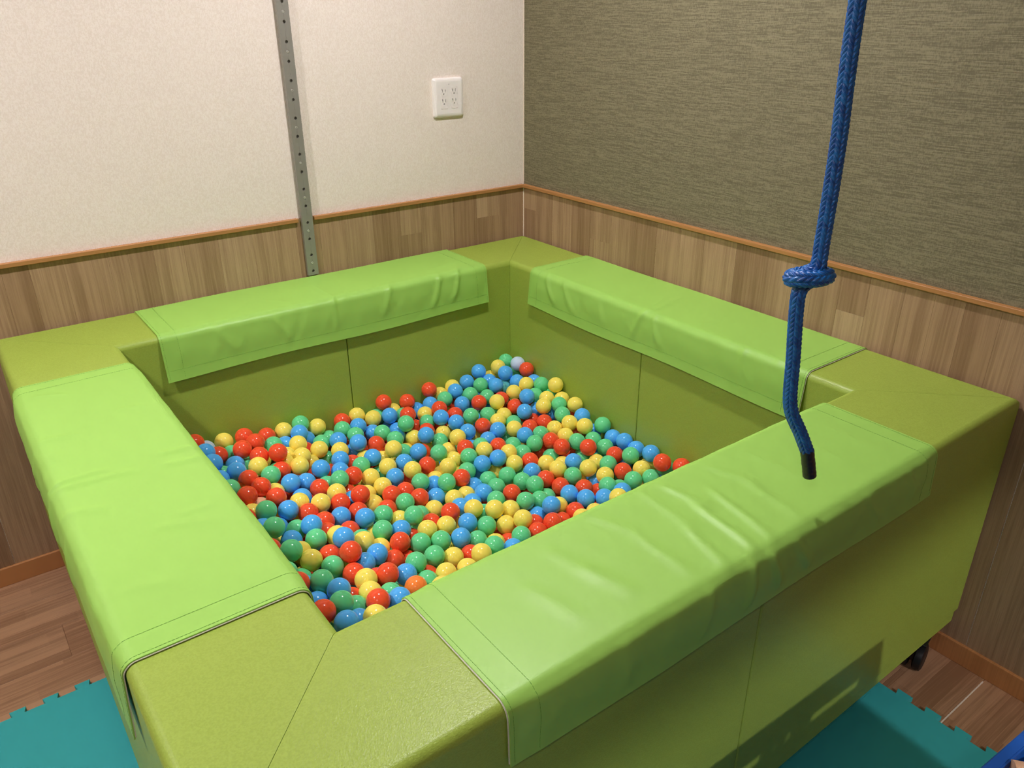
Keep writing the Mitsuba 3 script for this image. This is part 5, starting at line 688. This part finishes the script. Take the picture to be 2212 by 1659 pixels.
for zz in screws:
    put("screw", head.copy().apply_translation((rc, -0.0098, zz)), "m_screw", up, smooth=20)

# ------------------------------------------------------------------ double power outlet
ol = thing("power_outlet", "white wall plate with four power sockets on the white wall", "power outlet")
px0, px1, pz0, pz1 = -0.2132 * S, -0.1462 * S, TOP + 0.2567 * S, TOP + 0.3272 * S
pc, pm = (px0 + px1) / 2, (pz0 + pz1) / 2
yb = WALL - 0.0002


def plate_layer(w, h, y, r):
    q = sg.box(-w / 2 + r, -h / 2 + r, w / 2 - r, h / 2 - r).buffer(r, quad_segs=6)
    return [(pc + x, y, pm + z) for x, z in q.exterior.coords[:-1]]


w, h = px1 - px0, pz1 - pz0
plate = manifold(trimesh.convex.convex_hull(np.array(plate_layer(w, h, yb, 0.009) + plate_layer(w, h, yb - 0.0055, 0.009) + plate_layer(w - 0.003, h - 0.003, yb - 0.0088, 0.008) + plate_layer(w - 0.012, h - 0.012, yb - 0.0122, 0.006) + plate_layer(w - 0.026, h - 0.026, yb - 0.0130, 0.004))))
yf = yb - 0.0130
MODS = [(-0.0205, -0.001), (0.0205, 0.0)]
for mx, mz in MODS:
    plate = plate - m3.Manifold.cube((0.0275, 0.006, 0.072), True).translate((pc + mx, yf, pm + mz))
plate = plate - m3.Manifold.cube((0.014, 0.0012, 0.0055), True).translate((pc, yf, pm + 0.043))
put("plate", to_trimesh(plate), "m_white_plastic", ol, smooth=30)
put("indicator", cbox(pc - 0.0066, pc + 0.0066, yf + 0.0001, yf + 0.002, pm + 0.0405, pm + 0.0455, 0.0002), "m_white_plastic", ol)
put("indicator_dot", cbox(pc - 0.0006, pc + 0.0010, yf - 0.0001, yf + 0.0004, pm + 0.0418, pm + 0.0442, 0.0001), "m_dark", ol, label="tiny dark mark on the plate")
for mx, mz in MODS:
    x0 = pc + mx
    body = manifold(cbox(x0 - 0.0134, x0 + 0.0134, yf - 0.0006, yf + 0.004, pm + mz - 0.0357, pm + mz + 0.0357, 0.0005))
    slots = []
    for dz in (0.0205, -0.0115):
        z0 = pm + mz + dz
        face = sg.box(-0.0082, -0.0100, 0.0082, 0.0085).buffer(0.0028)
        ring_ = section_of(face) - section_of(face.buffer(-0.0006))
        slots.append(m3.Manifold.extrude(ring_, 0.0012).rotate((90, 0, 0)).translate((x0, yf + 0.0002, z0)))
        slots.append(m3.Manifold.cube((0.0029, 0.008, 0.0092), True).translate((x0 - 0.0058, yf, z0 + 0.0035)))
        slots.append(m3.Manifold.cube((0.0046, 0.008, 0.0026), True).translate((x0 - 0.0066, yf, z0 + 0.0069)))
        slots.append(m3.Manifold.cube((0.0029, 0.008, 0.0092), True).translate((x0 + 0.0058, yf, z0 + 0.0035)))
        slots.append(m3.Manifold.cylinder(0.008, 0.0025, 0.0025, 16).rotate((90, 0, 0)).translate((x0 - 0.0002, yf + 0.004, z0 - 0.0068)))
        slots.append(m3.Manifold.cube((0.017, 0.0016, 0.0007), True).translate((x0, yf - 0.0006, z0 - 0.0021)))
    slots.append(m3.Manifold.cube((0.0250, 0.0034, 0.0013), True).translate((x0, yf - 0.0004, pm + mz - 0.0334)))
    slots.append(m3.Manifold.cube((0.0105, 0.0034, 0.0026), True).translate((x0, yf - 0.0004, pm + mz - 0.0328)))
    rec = put("receptacle", to_trimesh(body - m3.Manifold.batch_boolean(slots, m3.OpType.Add)), "m_white_plastic", ol, smooth=20)
    put("contact", box(x0 - 0.0115, x0 + 0.0115, yf + 0.0026, yf + 0.0033, pm + mz - 0.0348, pm + mz + 0.034), "m_dark", rec, label="dark inside of the sockets")

# ------------------------------------------------------------------ braided blue rope with a knot
rope = thing("climbing_rope", "braided blue rope with a knot hanging in front of the grey-green wall", "rope")
fh = np.array([math.cos(yaw), math.sin(yaw), 0.0])
base_pt = cam + fh * 0.62821 * S
base_pt[2] = 0


def rp(lat, toward, z):
    return base_pt + right * lat - fh * toward + np.array([0, 0, z])


KL, KZ = 0.2480 * S, TOP + 0.2350 * S
pts = [rp(0.2475 * S, 0, CEIL - 0.012), rp(0.2490 * S, 0, CEIL - 0.35), rp(0.2508 * S, 0, TOP + 0.4427 * S), rp(0.2539 * S, 0, TOP + 0.3462 * S), rp(0.2545 * S, 0, TOP + 0.2860 * S)]
for a, b, c in ((11.5, 0, 50), (11.5, 1, 30), (9, 1, 14), (-3, -7, 3), (-18, -9, -1), (-26, 2, -1), (-16, 14, 2), (4, 17, 3), (20, 11, 4), (26, 0, 2), (20, -11, -3), (6, -12, -9), (-7, -4, -16), (-11.5, 0, -30), (-11, 0, -46)):
    pts.append(rp(KL + a / 1000, b / 1000, KZ + c / 1000))
low = [(0.2430, 0.1934), (0.2462, 0.1587), (0.2484, 0.1272), (0.2524, 0.1085), (0.2636, 0.0870), (0.2730, 0.0674)]
pts += [rp(a * S, 0, TOP + c * S) for a, c in low]
path = spline(pts, 0.0011)
RR = 0.0105
NA = 88
t = np.gradient(path, axis=0)
t /= np.linalg.norm(t, axis=1, keepdims=True)
a = -fh - t[0] * (-fh @ t[0])
a /= np.linalg.norm(a)
A = []
for k in range(len(path)):
    a = a - t[k] * (a @ t[k])
    a /= np.linalg.norm(a)
    A.append(a.copy())
A = np.array(A)
Bn = np.cross(t, A)
s = np.arange(len(path)) * 0.0011
th = np.linspace(0, 2 * np.pi, NA, endpoint=False)
K = 8
colf = (th / (2 * np.pi) * K)[None, :]
ci = np.floor(colf).astype(int)
fr = colf - ci
sgn = np.where(ci % 2 == 0, 1.0, -1.0)
ph = s[:, None] / 0.0078 + sgn * (fr - 0.5) * 1.05 + np.where(ci % 4 < 2, 0.0, 0.5)
rowi = np.floor(ph).astype(int)
pf = ph - rowi
ridge = np.sqrt(np.abs(np.sin(np.pi * pf))) * (1 - 0.75 * np.abs(2 * fr - 1) ** 3)
yarn = 0.5 + 0.5 * np.cos(2 * np.pi * pf * 3)
near = np.clip(1 - np.abs(path[:, 2] - KZ) / 0.03, 0, 1)[:, None]
rad = (RR - 0.0012 + 0.0021 * ridge + 0.00040 * yarn * ridge) * (1 + 0.18 * near)
v = path[:, None] + rad[..., None] * (np.cos(th)[None, :, None] * A[:, None] + np.sin(th)[None, :, None] * Bn[:, None])
q = grid_faces(len(path), NA, True)
f = np.vstack([q[:, [0, 1, 2]], q[:, [0, 2, 3]]])
hsh = (np.sin(rowi * 12.9898 + (ci % K) * 78.233) * 43758.5453) % 1.0
c0, c1 = np.array(srgb(0, 46, 124)), np.array(srgb(34, 124, 204))
mixv = np.clip(0.10 + 0.45 * (hsh - 0.4) + 0.62 * yarn**2, 0, 1)[..., None]
col = (c0 * (1 - mixv) + c1 * mixv).reshape(-1, 3)
rope_mesh = trimesh.Trimesh(v.reshape(-1, 3), f, process=False)
if rope_mesh.volume < 0:
    rope_mesh.invert()
put("braid", rope_mesh, "m_rope", rope, smooth=True, color=col)
tip = np.array([rp(0.2725 * S, 0, TOP + 0.0690 * S), rp(0.2752 * S, 0, TOP + 0.058 * S), rp(0.2775 * S, 0, TOP + 0.0485 * S), rp(0.2795 * S, 0, TOP + 0.0398 * S)])
tp = spline(tip, 0.0012)
n_ = len(tp)
rr = 0.0112 + 0.00015 * np.sin(np.arange(n_) * 0.9) + 0.0002 * np.sin(np.arange(n_) * 0.37)
rr[0] -= 0.0006
rr[-1] -= 0.0022
rr[-2] -= 0.0007
put("end_tape", tube(tp, rr, 32), "m_black_tape", rope, smooth=50, label="black tape around the rope's end")
put("ceiling_hook", trimesh.util.concatenate([trimesh.creation.cylinder(radius=0.03, height=0.006, sections=32).apply_translation(path[0] * (1, 1, 0) + (0, 0, CEIL - 0.003)), trimesh.creation.cylinder(radius=0.012, height=0.014, sections=24).apply_translation(path[0] * (1, 1, 0) + (0, 0, CEIL - 0.011))]), "m_steel", rope, smooth=30)
V, F = [], []
sel = np.where(path[:, 2] > TOP + 0.21 * S)[0]
for j in range(520):
    k = int(rng.choice(sel))
    if path[k, 2] > TOP + 0.6 * S:
        continue
    an = rng.uniform(0, 2 * np.pi)
    d = math.cos(an) * A[k] + math.sin(an) * Bn[k]
    p0 = path[k] + d * (RR - 0.0002)
    d2 = d * rng.uniform(0.4, 1) + rng.normal(0, 0.6, 3)
    p1 = p0 + d2 / np.linalg.norm(d2) * rng.uniform(0.0015, 0.005)
    sd = np.cross(p1 - p0, rng.normal(0, 1, 3))
    sd = sd / np.linalg.norm(sd) * 0.00013
    up_ = np.cross(p1 - p0, sd)
    up_ = up_ / np.linalg.norm(up_) * 0.00013
    b0 = len(V)
    V += [p0 + sd, p0 - sd, p0 + up_, p1]
    F += [(b0, b0 + 1, b0 + 2), (b0, b0 + 3, b0 + 1), (b0 + 1, b0 + 3, b0 + 2), (b0 + 2, b0 + 3, b0)]
put("frayed_fibres", trimesh.Trimesh(np.array(V), np.array(F), process=False), "m_fibre", rope, kind="stuff")

# ------------------------------------------------------------------ interlocking foam mats
G = 1 / 3.0


def teeth(axis, line, lo, hi):
    """Dovetail teeth that stand out from the tile's edge at x = line (axis 0) or y = line (axis 1), between lo and hi."""
    out = []
    if axis == 0:
        c0_, p_, wt, wb = -1.0228, 0.0395, 0.0214, 0.0150
    else:
        c0_, p_, wt, wb = -1.1060, 0.0398, 0.0200, 0.0140
    k0 = int(math.ceil((lo + 0.012 - c0_) / p_))
    while c0_ + k0 * p_ < hi - 0.012:
        c = c0_ + k0 * p_
        q = [(c - wb / 2, -0.0008), (c + wb / 2, -0.0008), (c + wt / 2, 0.0105), (c - wt / 2, 0.0105)]
        out.append(sg.Polygon([(line + v_, u_) if axis == 0 else (u_, line + v_) for u_, v_ in q]))
        k0 += 1
    return out


XR, YT = -0.1327, -0.3256


def tile(i, j):
    """Tile in column i from the right edge, row j from the back edge, as a polygon in pit units."""
    x1, y1 = XR - i * G, YT - j * G
    p = sg.box(x1 - G, y1 - G, x1, y1)
    for e in teeth(0, x1, y1 - G, y1) + teeth(1, y1, x1 - G, x1):
        p = p.union(e)
    for e in teeth(0, x1 - G, y1 - G, y1) + teeth(1, y1 - G, x1 - G, x1):
        p = p.difference(e.buffer(0.0003, join_style=2))
    p = p.buffer(-0.00012, join_style=2)
    return max(p.geoms, key=lambda g: g.area) if p.geom_type == "MultiPolygon" else p


MAT_H = 0.0135
mat_names = {(2, 0): "teal foam mat tile on the floor left of the ball pit", (0, 2): "teal foam mat tile before the pit, beside the bare floor at the right",
             (2, 1): "teal foam mat tile left of the pit, hidden below the left rim", (0, 1): "teal foam mat tile running under the pit's front right end", (1, 1): "teal foam mat tile under the middle of the pit's front panels", (1, 2): "teal foam mat tile along the middle of the pit's front face", (2, 2): "teal foam mat tile below the near corner of the pit",
             (2, 3): "teal foam mat tile nearest the camera", (0, 3): "teal foam mat tile under the blue crate", (1, 3): "teal foam mat tile behind the blue crate's left end"}
for (i, j), lab in mat_names.items():
    poly = tile(i, j)
    if (i, j) == (2, 0):
        poly = poly.union(tile(3, 0)).buffer(0.0008, join_style=2).buffer(-0.0008, join_style=2)
    cs = section_of(poly)
    man = m3.Manifold.extrude(cs, 1.0)
    mesh = to_trimesh(man)
    mesh.vertices = mesh.vertices * (S, S, MAT_H) + (0, 0, 0.0002)
    tag(put("foam_mat", mesh, "m_mat"), lab, "foam mat", "teal foam mat tiles")

# ------------------------------------------------------------------ blue crate with wooden blocks, bottom right
crate = thing("crate", "blue plastic crate of wooden pieces at the bottom right corner", "crate")
ang = math.atan2(-0.07, 1.0)
c_o = W(-0.485, -1.2125, 0)[:2]
ux, uy = E2([math.cos(ang), math.sin(ang)]), E2([math.sin(ang), -math.cos(ang)])      # along the rim, away from the pit
CL0, CL1, CD = -0.42, 0.385, 0.42
CT, CB = TOP - 0.1 * S, MAT_H + 0.0006


def ring_pts(inset, z):
    return [(*(c_o + ux * a_ + uy * b_), z) for a_ in (CL0 + inset, CL1 - inset) for b_ in (inset, CD - inset)]


outer = manifold(trimesh.convex.convex_hull(np.array(ring_pts(0.055, CB) + ring_pts(0.012, CT - 0.001))))
inner = manifold(trimesh.convex.convex_hull(np.array(ring_pts(0.060, CB + 0.006) + ring_pts(0.016, CT + 0.02))))
lip = manifold(trimesh.convex.convex_hull(np.array(ring_pts(0.001, CT - 0.004) + ring_pts(0.0, CT - 0.010) + ring_pts(0.0, CT - 0.002) + ring_pts(0.002, CT))))
lip = lip - manifold(trimesh.convex.convex_hull(np.array(ring_pts(0.015, CT - 0.05) + ring_pts(0.015, CT + 0.05))))
body = outer - inner
for a_ in (-0.26, -0.045, 0.17):
    sl = manifold(trimesh.convex.convex_hull(np.array([(*(c_o + ux * (a_ + s1) + uy * b_), z) for s1 in (0, 0.148) for b_ in (-0.05, 0.12) for z in (CT - 0.071, CT - 0.052)])))
    body = body - sl
put("body", to_trimesh(body + lip), "m_bin", crate, smooth=25)


def plank_block(top, ax_, w_, t_, ln_, rot):
    """A wooden piece with a rounded upper end: top = middle of its upper end, ax_ = direction from bottom to top."""
    o_ = sg.box(-w_ / 2, -ln_, w_ / 2, -w_ / 2 * 0.6).union(sg.Point(0, -w_ / 2).buffer(w_ / 2, quad_segs=8)).buffer(-0.002).buffer(0.002)
    m_ = to_trimesh(m3.Manifold.extrude(section_of(o_), t_).translate((0, 0, -t_ / 2)))
    z_ = ax_ / np.linalg.norm(ax_)
    x_ = np.cross(z_, E2([math.cos(rot), math.sin(rot), 0.0]))
    x_ /= np.linalg.norm(x_)
    M_ = np.eye(4)
    M_[:3, 0], M_[:3, 1], M_[:3, 2], M_[:3, 3] = x_, z_, np.cross(x_, z_), top
    m_.apply_transform(M_)
    if m_.volume < 0:
        m_.invert()
    return m_


tag(put("wooden_block", plank_block(W(-0.4555, -1.2310, -0.096), E2([0.35, 0.30, 1.0]), 0.040, 0.020, 0.16, 2.2), "m_block_0", smooth=25), "pinkish wooden block with a rounded end leaning in the blue crate", "wooden block")
tag(put("wooden_block", plank_block(W(-0.4405, -1.2400, -0.099), E2([0.15, 0.35, 1.0]), 0.042, 0.020, 0.16, 2.6), "m_block_1", smooth=25), "yellowish wooden block at the frame's corner in the blue crate", "wooden block")

# ------------------------------------------------------------------ the balls
BALL_R = 0.0265
NAMES = {"r": "red", "g": "green", "b": "blue", "y": "yellow"}
ico = trimesh.creation.icosphere(subdivisions=3, radius=BALL_R)
ball_shapes = {c: mikit.ply(ico, f"m_ball_{c}", True) for c in BALL_RGB}
for entry, lab in zip(BALLS.split(";"), BALL_LABELS.split("|")):
    c, x, y, z = entry.split()
    k = number("plastic_ball")
    scene[k] = {**ball_shapes[c], "to_world": T().translate([int(x) / 1000, int(y) / 1000, int(z) / 1000])}
    tag(k, lab, "ball", "balls in the ball pit")
low_ico = trimesh.creation.icosphere(subdivisions=2, radius=BALL_R)
vv, ff, cc = [], [], []
for j, entry in enumerate(DEEP_BALLS.split(";")):
    c, x, y, z = entry.split()
    vv.append(low_ico.vertices + E2([int(x), int(y), int(z)]) / 1000)
    ff.append(low_ico.faces + j * len(low_ico.vertices))
    cc.append(np.tile(srgb(*BALL_RGB[c]), (len(low_ico.vertices), 1)))
k = put("deeper_balls", trimesh.Trimesh(np.vstack(vv), np.vstack(ff), process=False), "m_ball_mixed", smooth=True, color=np.vstack(cc))
tag(k, "coloured balls mostly covered by others, lower in the heap", "balls", kind="stuff")
